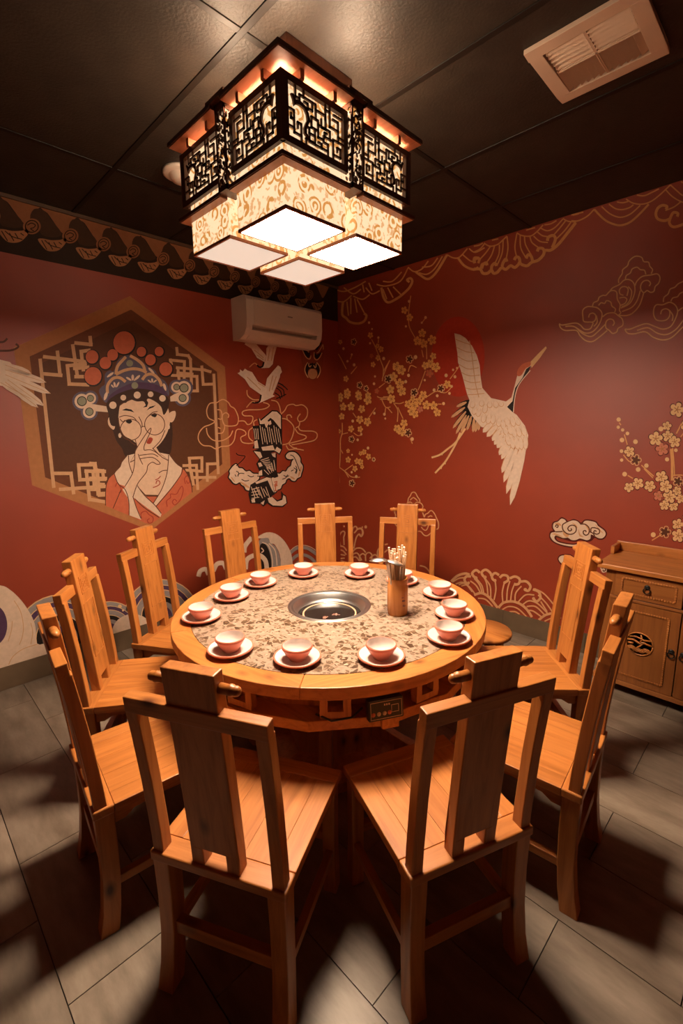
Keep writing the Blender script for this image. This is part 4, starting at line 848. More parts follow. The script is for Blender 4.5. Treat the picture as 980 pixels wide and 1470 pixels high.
ca_ = decal('calligraphy','L',P_INK,18,view=B1,psmooth=False,polys=[[(458,200),(475,222),(565,148),(605,152),(638,188),(640,440),(622,478),(585,455),(555,465),(600,470),(600,600),(612,640),(585,650),(545,640),(560,655),(585,770),(560,785),(605,815),(635,800),(630,745),(650,770),(668,780),(680,835),(645,865),(565,862),(530,835),(500,862),(480,840),(405,838),(390,770),(405,700),(440,680),(520,640),(455,640),(470,600),(448,545),(470,510),(420,448),(465,440),(420,430),(438,390),(420,265),(462,262),(470,262)]],label='black and white stylised calligraphy painted vertically on the red wall')
CW_ = [[(466,206),(483,228),(566,158),(600,160),(630,190),(630,290),(575,222),(552,205),(505,250),(475,252)],[(432,380),(455,370),(466,430),(435,432)],[(485,422),(570,408),(586,445),(600,420),(632,440),(618,468),(580,445),(495,448)],[(430,452),(478,458),(492,495),(474,508)],[(460,540),(480,535),(495,560),(470,570)],[(470,600),(490,590),(492,630),(460,635)],[(560,470),(590,465),(590,500),(570,490)],[(440,682),(525,645),(556,652),(580,760),(562,735),(532,668),(450,695)],[(532,800),(565,790),(602,825),(640,812),(648,778),(664,788),(672,835),(640,857),(570,853),(540,830)],[(410,810),(435,800),(440,830),(415,832)],[(480,835),(510,815),(500,850)],[(505,240),(530,220),(540,250),(520,280)],[(535,235),(555,225),(560,250),(545,260)]]
decal('calligraphy_white','L',P_CREAM,19,view=B1,psmooth=False,polys=CW_,parent=ca_)
hs = []
for i in range(9): hs.append([(475+i*17,262+(i%3)*12),(496+i*17,400-(i%2)*14)])
for i in range(3): hs.append([(430+i*14,285),(440+i*12,365)])
for i in range(7): hs.append([(480+i*8,520+i*9),(540+i*6,500+i*16)])
for i in range(5): hs.append([(505+i*18,590-i*18),(540+i*12,625-i*8)])
for i in range(7): hs.append([(410+i*18,715+(i%2)*14),(440+i*18,800-(i%3)*10)])
for i in range(4): hs.append([(412,735+i*22),(470,720+i*24)])
decal('calligraphy_stroke','L',P_CREAM,19,view=B1,strokes=hs,w=0.9,parent=ca_)
decal('seal','L',P_CORAL,19,view=B1,w=1.4,smooth=False,strokes=[[(584,680),(600,676),(598,700),(582,702)],[(590,690),(590,745)],[(602,705),(585,712)],[(582,745),(602,742)]],parent=ca_)
# ---- two small cranes and the opera mask under the air conditioner
A8 = (320,470,0.10204)
for nm, polys, neck, beak, fl_ in (('upper',[[(295,240),(310,205),(345,212),(345,182),(385,215),(400,195),(430,228),(450,220),(480,262),(540,330),(600,400),(575,490),(470,430),(390,300)],[(600,300),(680,180),(760,165),(750,260),(710,400),(690,520),(640,570),(530,575),(585,470),(600,400)]],[(565,490),(545,550),(500,560),(470,530)],[(470,530),(430,505),(360,562)],[[(430,320),(560,430)],[(470,390),(560,460)],[(650,300),(620,470)],[(700,280),(670,470)]]),
   ('lower',[[(195,645),(228,630),(230,592),(270,620),(300,580),(330,605),(400,630),(480,760),(590,830),(530,950),(370,840),(300,730)],[(590,820),(610,720),(690,620),(765,535),(800,560),(820,630),(795,660),(790,700),(740,830),(690,950),(725,965),(560,1040),(490,1068),(530,950)]],[(525,950),(505,1040),(450,1062),(400,1055)],[(440,1050),(390,1050),(320,1128)],[[(330,700),(520,880)],[(480,780),(580,840)],[(690,680),(640,900)],[(740,690),(680,880)]])):
    c = decal('small_crane','L',P_WHITE,18,view=A8,psmooth=False,polys=polys,label='small white crane painted flying, the %s of two' % nm)
    decal('neck','L',P_INK,19,view=A8,w=2.2,strokes=[neck],parent=c); decal('beak','L',P_ORANGE,20,view=A8,w=1.4,strokes=[beak],parent=c); decal('feather_line','L',P_TAN,19,view=A8,w=1.2,strokes=fl_,parent=c)
decal('crane_tail','L',P_INK,17,view=A8,w=1.4,strokes=[[(740,850),(800,900),(820,990)],[(760,830),(840,880),(850,970)],[(720,920),(780,960),(800,1010)],[(790,790),(850,830),(900,880)],[(740,1000),(800,980),(880,940)],[(760,780),(830,810),(850,840)]])
C7 = (425,480,0.05102)
mk_ = decal('opera_mask','L',pt('mask red',(0.30,0.06,0.025)),14,view=C7,polys=[[(95,180),(100,400),(120,620),(150,850),(220,1060),(310,1200),(440,1262),(600,1180),(690,1010),(740,820),(765,500),(755,260),(600,150),(350,120)]],label='red and black opera mask painted under the air conditioner')
decal('mask_black','L',P_INK,15,view=C7,psmooth=False,polys=[[(320,790),(262,900),(245,1010),(300,1180),(322,1010),(370,965),(530,965),(570,1010),(600,1180),(645,1020),(620,900),(545,790),(480,830),(440,800),(380,830)],[(135,370),(230,440),(330,520),(372,500),(375,620),(330,672),(255,620),(200,500)],[(715,470),(640,540),(560,575),(495,500),(500,630),(570,705),(650,620)],[(225,330),(280,330),(340,400),(300,425)],[(650,240),(715,230),(610,400),(570,460),(530,430)]],parent=mk_)
decal('mask_line','L',P_GOLDL,16,view=C7,w=1.3,strokes=[[(150,420),(220,580),(300,680),(370,690),(400,600)],[(490,500),(490,660),(560,720),(640,660),(710,520)],[(310,790),(245,900),(225,1010),(260,1120),(320,1220)],[(560,790),(640,900),(665,1020),(630,1130),(575,1230)],[(340,810),(340,890),(375,915),(405,870)],[(545,820),(540,910),(510,935),(475,870)],[(230,380),(300,450),(340,510)],[(560,520),(620,490),(740,280)],[(130,320),(180,400)],[(740,300),(745,430)]],parent=mk_)
decal('mask_chin','L',P_ORANGE,16,view=C7,psmooth=False,polys=[ell(445,1115,132,145)],parent=mk_)
# ---- waves along the foot of the left wall
C6 = (0,830,0.13265)
for cx, cy, R_, nm in ((86,916,64,'layered wave'),(158,906,44,'layered wave'),(232,884,54,'layered wave')):
    rings = [(1.0,P_GOLDL),(0.975,P_GREY),(0.85,P_GOLDL),(0.83,P_PURP),(0.72,P_GOLDL),(0.70,P_GREY),(0.55,P_GOLDL),(0.53,P_INK),(0.40,P_GREY),(0.27,P_PURP),(0.15,P_INK)]
    r0 = decal('layered_wave','L',rings[0][1],3,psmooth=False,polys=[ell(cx,cy,R_,R_*0.98,32)],label='grey and purple layered wave painted at the foot of the wall')
    for i, (q, m_) in enumerate(rings[1:]): decal('wave_band','L',m_,4+i,psmooth=False,polys=[ell(cx,cy,R_*q,R_*q*0.98,32)],parent=r0)
bw = decal('big_wave','L',P_CREAM,16,view=C6,polys=[[(-700,400),(-500,180),(-250,80),(0,75),(110,125),(230,240),(330,390),(380,520),(400,705),(530,700),(600,820),(560,1100),(-700,1250)]],label='big cream wave painted at the foot of the wall')
decal('wave_eye','L',P_PURP,17,view=C6,polys=[ell(-70,505,145,215,20)],parent=bw); decal('wave_line','L',P_TAN,17,view=C6,w=1.1,strokes=[[(150,240),(220,360),(250,520),(235,640),(205,715)],[(130,460),(120,560),(85,680)],[(330,480),(350,580),(330,710)],[(90,930),(140,840),(250,760),(400,710)]],parent=bw)
wm = decal('white_mound','L',P_CREAM,16,psmooth=False,polys=[ell(190,908,30,27,24),ell(252,906,26,20,24)],label='cream wave mound painted at the foot of the wall')
decal('bubble','L',P_GOLDL,14,psmooth=False,polys=[ell(171.5,870,2.7),ell(182,863,1.8),ell(176,876,1.4)])
A7 = (300,740,0.2653)
bc = decal('curling_wave','L',P_CREAM,14,view=A7,polys=[[(255,120),(310,90),(370,105),(420,160),(448,240),(452,420),(380,420),(385,240),(355,160),(330,150),(318,122),(290,122)]],label='white curling wave painted at the foot of the wall')
decal('curl_grey','L',P_GREY,13,view=A7,polys=[[(262,150),(290,118),(322,122),(335,150),(362,175),(385,250),(390,420),(255,420),(270,230)]],parent=bc)
decal('curl_dark','L',P_INK,14,view=A7,polys=[[(272,165),(295,150),(320,185),(335,260),(330,400),(290,400),(275,230)]],parent=bc); decal('curl_line','L',P_CREAM,15,view=A7,w=1.6,strokes=[[(285,145),(320,165),(340,240),(335,300)],[(320,150),(355,190),(365,270)],[(280,175),(292,190),(280,200)]],parent=bc)
decal('foam','L',P_CREAM,15,view=A7,w=6.5,strokes=[[(188,200),(192,165),(228,118)],[(195,290),(205,235),(260,212),(300,240),(310,290)],[(20,300),(40,262),(75,258),(90,290)],[(-60,330),(-50,300),(-20,290),(-5,320)]],parent=bc)
decal('wave_arc','L',P_GREY,12,view=A7,w=4.5,strokes=[[(430,210),(470,178),(520,175),(560,195),(640,260)],[(445,240),(475,215),(520,215),(560,240),(590,290)],[(460,270),(490,250),(530,260),(545,300)]],parent=bc); decal('wave_arc_line','L',P_CREAM,13,view=A7,w=0.9,strokes=[[(430,195),(470,165),(520,162),(570,185),(650,260)]],parent=bc)
# ---- right wall
D7 = (680,290,0.15306); D8 = (820,250,0.16327); D6 = (480,350,0.2245)
gb = decal('scalloped_waves','R',P_GOLD,3,view=D7,w=1.9,strokes=[[(0,415),(50,405),(85,385)],[(0,470),(60,440),(105,385)],[(45,550),(110,480),(160,410)],[(110,580),(165,500),(195,410)],[(190,590),(235,490),(240,400)],[(215,600),(265,480),(275,360)],[(300,550),(320,430),(310,320)],[(95,385),(150,415),(220,400),(270,360),(310,320)],[(400,510),(385,420),(405,290)],[(490,525),(440,430),(435,310)],[(540,500),(485,400),(475,320)],[(610,430),(545,380),(525,320)],[(405,290),(450,315),(530,320),(590,280),(650,215)],[(695,380),(620,370),(560,320)],[(690,325),(640,315),(595,280)],[(625,245),(690,270),(760,240),(835,160)],[(740,320),(810,240),(865,170)],[(770,350),(850,270),(910,190)],[(835,155),(880,180),(940,185),(985,175)],[(490,265),(575,240)],[(660,215),(720,205),(775,175)],[(170,360),(230,345)],[(930,125),(985,110)]],label='gold scalloped wave border painted along the ceiling')
decal('wave_crest','R',P_GOLD,4,view=D7,w=4.2,strokes=[[(0,630),(60,630),(85,668),(130,668),(165,640),(185,668),(220,660),(260,618),(300,632),(345,598),(385,615),(430,578),(455,590),(500,598),(545,565),(600,548),(650,500),(668,455),(720,452),(790,400),(880,290),(955,195)],[(10,575),(5,545),(40,525),(55,550)],[(75,625),(85,590),(115,570),(125,595)],[(165,635),(170,600),(198,575),(212,600)],[(265,605),(275,570),(300,535),(310,560)],[(380,545),(395,518),(422,522),(432,560),(420,580)],[(490,530),(510,495),(538,510),(550,550)],[(595,465),(610,435),(650,440),(662,480)],[(690,365),(700,330),(745,315),(765,350),(735,430)]],parent=gb)
decal('wave_lines','R',P_GOLD,3,view=D8,w=2.0,strokes=[[(0,410),(60,410),(140,370),(200,310)],[(0,490),(40,425)],[(265,285),(340,350),(430,380),(520,350),(605,275)],[(330,265),(390,305),(450,312),(510,295),(545,270)],[(400,245),(450,252),(500,240)],[(480,220),(540,255),(620,265),(700,240),(780,180),(870,95)],[(575,185),(640,190),(710,160),(770,130)],[(870,95),(930,150),(985,190),(1080,200),(1200,90)],[(830,140),(890,200),(985,250),(1120,270),(1260,120)],[(965,65),(985,75),(1060,60)],[(825,320),(900,290),(960,245)],[(0,360),(105,335)]],parent=gb)
decal('wave_crest','R',P_GOLD,4,view=D8,w=4.0,strokes=[{'p':[(200,310),(290,400),(370,440),(440,450),(520,420),(600,350),(680,265)],'w':3.0},[(830,310),(840,285),(800,275),(760,300),(742,350),(760,395),(820,410),(870,390)],[(930,375),(935,345),(895,340),(868,390),(862,435),(900,465),(985,440),(1060,390)],{'p':[(1050,400),(1100,470),(1180,480),(1300,380),(1420,200)],'w':3.5}],parent=gb)
decal('wave_lines','R',P_GOLD,3,view=D6,w=1.9,strokes=[[(690,80),(640,160),(590,195),(540,185)],[(470,150),(510,178),(560,160),(600,110)],[(660,90),(620,140),(560,150)],[(720,70),(760,90),(800,85),(850,30)],[(860,30),(900,55),(960,25)],[(820,70),(870,110),(900,110)],[(310,290),(335,355)],[(340,280),(375,345)],[(375,275),(425,325)],[(270,260),(330,270),(420,240),(470,155)],[(310,240),(370,240),(430,180)],[(200,280),(240,320),(290,300)],[(0,290),(60,305),(130,280),(200,240)],[(10,365),(60,370),(110,330)],[(120,335),(180,355),(225,325)],[(80,370),(90,460)],[(105,345),(105,450)],[(130,350),(145,440)],[(145,355),(190,440)],[(60,280),(120,320),(170,290)],[(180,260),(190,310)],[(220,250),(240,300)]],parent=gb)
decal('wave_crest','R',P_GOLD,4,view=D6,w=3.4,strokes=[[(720,70),(660,170),(620,215),(590,225),(555,205),(520,180)],[(790,90),(830,140),(890,165),(920,150)],[(890,120),(895,90),(925,95),(920,125)],[(935,160),(945,130),(975,130)],[(480,245),(465,232),(485,220),(498,240),(480,280),(440,320),(400,350),(345,375),(315,345),(300,280)],[(55,370),(50,450),(75,475),(100,500),(150,510),(190,495),(205,460),(188,445)]],parent=gb)
# gold clouds
C1 = (790,360,0.19388)
decal('gold_cloud','R',P_GOLDL,3,view=C1,w=1.8,strokes=[[(505,240),(505,210),(530,170),(535,140),(570,110),(580,80),(610,50),(640,40),(675,50),(690,80),(725,85),(735,115),(755,140),(745,170)],[(555,215),(560,185),(590,165),(605,135),(640,122),(665,140),(695,145),(705,175)],[(625,260),(640,225),(680,190),(740,180),(790,172),(810,200),(800,240),(775,265),(765,300),(740,308),(715,295),(690,310),(668,285),(670,250),(690,225),(720,220),(740,240),(730,262)],[(440,300),(460,275),(510,250),(545,218),(585,215),(615,240),(625,290),(610,350),(580,395),(520,425)],[(540,330),(515,320),(510,290),(530,268),(560,268),(575,290),(565,335)],[(575,265),(600,300),(590,360),(560,400),(525,415)],[(510,350),(545,345),(565,360),(550,390),(515,405)],[(665,295),(640,370),(600,420),(530,450)],[(690,310),(660,400),(610,460),(560,480),(500,478)],[(310,415),(320,385),(350,370),(360,345),(390,330),(410,330),(440,300),(470,295),(490,310),(495,360),(515,400),(510,440),(520,460),(500,480)],[(355,405),(375,385),(400,390),(415,370),(445,380),(455,410),(480,430),(475,455)],[(65,540),(90,550),(180,535),(220,550),(250,580),(290,580),(308,555),(310,530),(250,525),(240,490),(240,440),(270,415),(310,415),(350,425),(380,460),(375,510),(350,560),(310,600),(260,610),(220,590),(170,560),(110,560)],[(282,495),(290,470),(315,462),(335,480),(330,515),(305,530)],[(385,490),(420,465),(470,460),(500,480),(530,505),(535,550),(500,575),(490,600),(460,612),(435,590),(410,570),(410,530),(430,508),(460,510),(472,535),(460,555)],[(65,540),(75,570),(110,590),(190,590),(220,630),(260,665),(310,672),(360,640),(420,590)],[(190,570),(240,615),(300,635),(350,600),(405,545)],[(340,480),(345,530),(320,560)]],label='gold outlined cloud painted above the crane beak')
decal('gold_cloud','R',P_GOLDL,3,view=C1,w=1.8,strokes=[[(835,380),(840,345),(870,320),(885,285),(920,270),(945,245),(985,225),(1040,190),(1080,230)],[(890,375),(905,350),(940,340),(960,315),(1000,305),(1050,340)],[(815,470),(825,440),(855,430),(880,445),(880,485),(850,515),(790,515),(765,480),(765,430),(785,400),(830,400),(880,382),(920,400),(940,440),(930,490),(890,560),(830,580),(770,560),(710,540),(640,560),(590,580),(550,580)],[(550,580),(570,610),(620,615),(700,600),(760,640),(830,660),(900,640),(985,560),(1050,520)],[(640,590),(720,570),(790,610),(860,620),(930,580),(985,510)],[(880,440),(905,480),(900,520)],[(940,450),(985,420),(1040,430),(1060,480),(1030,520),(990,500)]],label='gold outlined cloud painted above the right blossom branch')
# red sun and the big crane
decal('red_sun','R',P_SUN,2,psmooth=False,polys=[ell(657.5,512,38,57.5,40)],label='red sun disc painted behind the crane')
D5 = (610,460,0.19388)
crn = decal('crane','R',P_WHITE,6,view=D5,psmooth=False,polys=[[(218,95),(260,105),(300,130),(350,190),(385,260),(405,330),(412,420),(425,500),(490,575),(600,600),(640,570),(665,480),(685,400),(735,330),(785,305),(785,340),(740,420),(690,480),(660,580),(655,680),(640,672),(680,700),(740,780),(765,850),(750,960),(700,960),(600,900),(520,800),(420,790),(350,710),(315,640),(330,590),(310,540),(290,460),(280,420),(265,370),(245,310),(240,240),(230,180)]],label='white crane with red crown painted in flight across the red sun')
T_ = [(630,1370),(602,1285),(582,1200),(568,1130),(566,1028),(548,998),(532,945),(512,920),(497,892),(457,862),(428,830)]; S_ = [(735,940),(712,945),(685,935),(655,930),(635,905),(612,885),(595,865),(578,840),(560,805),(540,770),(510,740)]
for t, s_ in reversed(list(zip(T_,S_))):
    wd = 24 if t[1] > 1100 else 20
    decal('feather','R',P_TAN,6.2,view=D5,psmooth=False,polys=[leaf(s_,t,wd+3)],parent=crn); decal('feather','R',P_WHITE,6.5,view=D5,psmooth=False,polys=[leaf(s_,t,wd-2)],parent=crn)
decal('feather','R',P_WHITE,6.6,view=D5,psmooth=False,polys=[leaf((745,930),(640,1350),20)],parent=crn)
for t, s_ in (((655,955),(640,860)),((690,960),(670,860)),((715,960),(705,865)),((745,960),(745,850)),((625,930),(605,840)),((670,870),(650,790)),((705,865),(685,790)),((745,860),(720,780)),((605,850),(590,790)),((640,850),(620,770)),((585,810),(575,740)),((620,790),(600,720)),((660,790),(640,710)),((700,780),(670,720)),((545,790),(550,720)),((500,770),(510,700)),((465,770),(480,690)),((430,760),(440,690)),((390,715),(405,650)),((360,700),(375,640)),((440,690),(450,620)),((480,650),(480,600)),((530,650),(520,595)),((570,640),(560,600)),((420,640),(420,590)),((345,650),(360,600))):
    decal('covert','R',P_TAN,7,view=D5,psmooth=False,polys=[leaf(s_,t,20)],parent=crn); decal('covert','R',P_WHITE,7.6,view=D5,psmooth=False,polys=[leaf(s_,(t[0],t[1]-5),16.5)],parent=crn)
decal('wing_line','R',P_TAN,7,view=D5,w=1.2,strokes=[[(228,140),(290,165),(340,180)],[(236,200),(300,230),(365,240)],[(242,265),(310,300),(385,295)],[(252,325),(320,360),(398,350)],[(270,385),(330,410),(405,405)],[(288,440),(345,460),(410,455)],[(300,500),(350,510),(420,505)],[(318,550),(370,548),(440,540)],[(330,150),(345,240),(360,360),(375,470),(400,570)]],parent=crn)
for b_, t in (((340,590),(232,640)),((340,610),(192,720)),((345,620),(205,800)),((340,640),(228,842)),((350,650),(265,830)),((360,660),(310,815)),((370,670),(355,830)),((400,690),(372,828)),((415,700),(395,815))):
    decal('tail_feather','R',P_INK,5,view=D5,psmooth=False,polys=[leaf(b_,t,17)],parent=crn); decal('tail_feather','R',P_TAN,5.5,view=D5,psmooth=False,polys=[leaf((b_[0]*0.7+t[0]*0.3,b_[1]*0.7+t[1]*0.3),t,12)],parent=crn)
decal('neck_black','R',P_INK,7,view=D5,psmooth=False,polys=[[(785,335),(762,390),(692,475),(662,580),(652,682),(608,640),(648,598),(668,500),(722,425),(750,360)]],parent=crn)
decal('neck_line','R',P_WHITE,8,view=D5,w=1.2,strokes=[[(780,370),(700,470),(668,560),(655,680)]],parent=crn)
decal('crown_patch','R',P_CORAL,8,view=D5,polys=[[(683,408),(688,365),(725,322),(785,306),(778,338),(745,358),(712,408)]],parent=crn)
decal('beak','R',P_GOLDL,8,view=D5,psmooth=False,polys=[[(780,308),(840,245),(895,192),(902,205),(850,280),(790,352)]],parent=crn)
decal('legs','R',P_GOLDL,7,view=D5,w=2.6,strokes=[[(300,800),(230,900),(170,950),(110,995),(50,1015)],[(262,830),(230,910),(180,1000),(140,1060),(75,1130)],{'p':[(130,985),(125,998)],'w':1.5},{'p':[(150,1040),(150,1065)],'w':1.5},{'p':[(125,1075),(120,1100)],'w':1.5}],parent=crn)
# blossom sprays
def flower_poly(cx, cy, r, a0):
    out = []; n = 30
    for k in range(n):
        a = 2*PI*k/n; q = abs(math.cos(2.5*a)); rr = r*(0.52+0.48*q**0.55); out.append((cx+rr*math.cos(a+a0), cy+rr*math.sin(a+a0)))
    return out
SQ = {}
def spray(view, label, flowers, outl, buds, branches, bw_=1.3, layer=4, squash=1.0, halo=True):
    root = decal('blossom_branch','R',P_GOLD,layer,view=view,w=bw_,strokes=branches,label=label)
    s = view[2]
    for i, f in enumerate(flowers):
        cx, cy, r = f[:3]; col = (P_GOLDL if halo else P_BLOOM) if len(f) < 4 else (P_CORAL if f[3] == 'r' else P_PINK)
        a0 = (i*2.399) % 6.28; fp = flower_poly(0,0,r,a0); P = [(cx+x*squash,cy+y) for x,y in fp]; lz_ = layer+1+(i % 3)*1.3
        if halo: decal('blossom_edge','R',P_DARKR,lz_,view=view,psmooth=False,polys=[[(cx+x*squash*1.14,cy+y*1.14) for x,y in fp]],parent=root)
        decal('blossom','R',col,lz_+0.5,view=view,psmooth=False,polys=[P],parent=root)
        decal('stamen','R',P_FRAME,lz_+0.9,view=view,w=max(0.5,r*s*0.12),smooth=False,strokes=[[(cx,cy),(cx+0.42*r*math.cos(a0+k*1.2566)*squash,cy+0.42*r*math.sin(a0+k*1.2566))] for k in range(5)],parent=root)
    for i, (cx,cy,r) in enumerate(outl):
        fp = flower_poly(0,0,r,i*1.3); P = [(cx+x*squash,cy+y) for x,y in fp]
        decal('blossom_outline','R',P_GOLDL,layer+4.6,view=view,w=0.9,strokes=[P+[P[0]]],parent=root); decal('blossom_core','R',P_BROWN,layer+4,view=view,psmooth=False,polys=[[(cx+x*squash*0.72,cy+y*0.72) for x,y in fp]],parent=root)
    for (cx,cy,r) in buds: decal('bud','R',P_GOLDL,layer+5,view=view,psmooth=False,polys=[ell(cx,cy,r*squash,r,10)],parent=root)
D2 = (480,430,0.09524); D3 = (480,560,0.10204); D4 = (550,420,0.14963); C2 = (880,560,0.1224); C2b = (780,560,0.306)
spray(D3,'blossom branch painted low beside the room corner',[(180,70,60),(85,120,50),(125,235,60),(235,230,62),(105,370,50),(345,90,60),(470,140,70),(385,265,60),(360,415,62),(465,445,65),(235,545,52),(365,550,48),(70,580,32),(195,980,46),(195,855,32),(320,1000,46),(370,1010,48),(420,870,42),(480,935,46),(370,890,34),(290,1105,46),(390,1080,34)],[(245,690,48),(250,1310,50),(555,975,28)],[(260,435,22),(475,815,22),(565,325,20),(330,700,20),(380,620,18),(250,910,14),(310,1215,22),(245,1155,18),(705,340,22),(718,400,16)],[[(600,90),(660,110),(760,95)],[(640,130),(760,125)],[(660,120),(720,240),(790,235)],[(740,240),(810,320)],[(720,250),(710,340)],[(260,320),(310,390)],[(490,380),(580,250)],[(110,460),(110,600),(85,700),(85,860),(75,1050),(62,1110),(72,1300)],[(110,620),(190,600)],[(270,600),(330,640),(390,630)],[(60,1080),(160,1150),(240,1220),(360,1225)],[(150,1130),(260,1050)],[(140,1130),(200,1230)],[(85,830),(120,890)]],squash=0.85,halo=False)
spray(D2,'blossom twigs painted high beside the room corner',[(175,1195,50),(195,1400,62),(95,1450,48),(360,1420,54),(510,1440,54),(705,750,50),(650,700,38),(660,880,46),(545,540,50),(90,640,38),(560,850,38,'r'),(585,980,44),(640,1380,44,'r'),(840,1350,54),(890,1160,54),(920,1020,50)],[(295,640,52),(385,1290,52),(480,1340,44)],[(665,575,20),(570,445,16),(525,350,20),(300,985,24),(600,1270,22),(615,1160,18),(745,890,26),(540,660,18),(140,740,22),(265,830,18),(200,930,20)],[[(60,820),(120,930),(180,1050)],[(560,600),(620,720),(700,930),(740,1060),(720,1230)],[(835,915),(770,1060),(720,1200)],[(250,1120),(340,1010)],[(240,900),(265,830)],[(670,1330),(760,1260)],[(665,600),(660,660)]],squash=0.85,halo=False)
spray(D4,'blossom branch painted across the red sun',[(205,170,38),(255,240,38),(375,390,44),(330,465,46),(390,490,46),(470,455,50),(480,610,36),(405,700,40),(455,680,42),(505,715,50),(445,775,42,'r'),(130,710,48),(175,745,50),(100,810,48),(160,875,52),(70,930,46),(180,945,50),(80,1020,46),(615,880,42),(385,985,46),(285,1020,32),(240,1070,42),(300,1085,46),(345,1040,42),(415,1080,46),(485,1085,44),(520,1150,42),(270,1140,42),(305,1165,42),(355,1120,34,'p'),(200,1255,42),(135,1305,42),(180,1330,50)],[(255,640,40),(50,830,42),(300,960,40),(555,920,40),(240,1345,40)],[(220,325,12),(245,795,16),(218,855,16),(400,840,12),(520,990,15),(580,1065,16),(690,808,16),(710,725,12),(672,742,12),(658,900,14),(637,967,14),(408,240,15),(372,290,11),(280,1405,18),(250,85,14),(490,935,16),(605,795,18),(312,620,20)],[[(265,30),(245,180),(245,290),(260,350),(310,440)],[(370,550),(385,620)],[(415,520),(418,640)],[(405,750),(350,900),(330,940)],[(420,1000),(500,950),(560,950)],[(520,945),(600,960),(660,900)],[(640,830),(700,750),(765,650)],[(110,1060),(160,1065),(200,1050)],[(60,655),(0,760)],[(0,1000),(80,1000)],[(100,1060),(140,1130),(135,1240)],[(140,1100),(190,1210)],[(260,1400),(280,1450)],[(240,760),(265,700),(320,720)],[(525,1070),(560,1070)],[(408,240),(372,290)]],squash=0.88,halo=False)
spray(C2,'blossom branch painted above the sideboard',[(750,230,88),(630,420,55),(500,570,84),(640,540,68),(720,605,72),(575,690,78,'p'),(190,720,64),(290,1095,70),(185,1140,58),(430,1125,68),(565,1020,76),(615,1130,76),(530,1240,60,'p'),(660,1250,80),(600,1350,60),(705,1360,60),(790,1270,60),(750,1180,54),(880,1100,70),(900,1250,75),(860,420,70),(930,560,75)],[(265,820,66),(760,1070,60)],[(65,345,26),(60,435,20),(112,467,20),(168,508,22),(104,585,28),(262,605,28),(98,715,22),(100,820,20),(293,930,28),(390,885,26),(135,985,28),(632,812,25),(735,705,22),(560,455,30)],[[(70,380),(90,410)],[(130,520),(165,640)],[(120,760),(180,830),(215,840)],[(330,880),(475,1010)],[(360,920),(465,1030)],[(170,1000),(230,1035)],{'p':[(678,690),(690,850),(690,1060)],'w':3.5},[(697,680),(712,860),(718,1010)],{'p':[(740,510),(817,370),(900,250)],'w':2.0},[(790,550),(850,470)],[(690,1000),(820,1000),(950,1060)]],bw_=1.6)
spray(C2b,'small blossom cluster painted behind the sideboard',[(630,630,28),(632,682,32),(690,650,34),(680,600,28)],[(570,665,28)],[(515,678,12)],[[(508,705),(545,682),(560,670)]],bw_=1.6)
# cream clouds by the sideboard
C3 = (780,730,0.12245)
cc = decal('cream_cloud','R',P_DARKR,3,view=C3,polys=[[(66,335),(78,270),(110,255),(95,220),(108,160),(165,138),(210,100),(262,122),(290,145),(350,122),(405,140),(440,165),(480,130),(540,128),(615,148),(655,195),(720,245),(745,300),(705,360),(645,365),(600,345),(560,380),(500,390),(430,370),(380,388),(320,385),(250,365),(180,345),(150,340),(170,375),(260,400),(360,410),(455,392),(450,455),(330,460),(215,440),(110,395)]],label='cream swirling cloud painted beside the sideboard')
decal('cloud_fill','R',P_CREAM,4,view=C3,polys=[[(82,330),(92,285),(140,272),(112,225),(122,172),(170,152),(210,118),(252,132),(272,162),(300,152),(350,138),(400,152),(430,182),(455,180),(482,147),(530,143),(610,163),(640,205),(708,255),(728,300),(698,343),(650,348),(600,322),(556,305),(548,352),(505,370),(430,350),(380,368),(330,368),(285,342),(240,348),(180,325),(140,315),(128,350),(170,392),(260,415),(360,424),(450,408),(440,440),(330,444),(220,424),(128,388)]],parent=cc)
decal('cloud_blush','R',P_ORANGE,5,view=C3,polys=[[(230,230),(245,270),(300,310),(270,335),(230,300)],[(470,170),(520,210),(530,260),(505,220)],[(600,180),(650,230),(700,290),(660,260)],[(130,175),(180,165),(210,200),(170,195)],[(410,240),(430,300),(470,330),(420,320)],[(100,300),(140,290),(230,335),(150,310)],[(330,165),(380,190),(400,230),(360,190)]],parent=cc)
decal('cloud_line','R',P_BROWN,6,view=C3,w=1.7,strokes=[[(270,160),(225,190),(230,250),(280,295),(340,298),(380,265),(380,215),(345,195),(305,205),(285,235),(305,262),(330,250),(322,232)],[(430,182),(490,185),(535,230),(530,290),(500,312),(470,295),(468,265),(490,258),(502,275)],[(555,270),(560,230),(600,225),(650,245),(655,285),(620,300),(590,280),(600,258),(622,268)],[(140,215),(150,192),(172,200),(165,220),(150,218)],[(140,272),(200,270),(225,265)],[(540,270),(580,290),(600,320)],[(140,320),(220,350),(290,345)]],parent=cc)
sc_ = decal('small_cream_cloud','R',P_DARKR,3,view=C3,polys=[[(165,600),(185,550),(240,535),(330,545),(420,640),(470,720),(380,730),(300,690),(215,668)]],label='cream cloud painted behind the sideboard chair')
decal('cloud_fill','R',P_CREAM,4,view=C3,polys=[[(178,600),(195,560),(245,548),(320,560),(400,640),(440,705),(380,712),(300,672),(225,652)]],parent=sc_); decal('cloud_line','R',P_BROWN,5,view=C3,w=1.8,strokes=[[(275,600),(250,605),(260,640),(300,650),(320,610)]],parent=sc_)
s2 = decal('small_cream_cloud','R',P_CREAM,4,view=C3,polys=[[(665,690),(690,672),(730,680),(760,700),(790,670),(830,690),(820,800),(780,790),(740,745),(690,750)]],label='cream cloud scroll painted beside the sideboard corner')
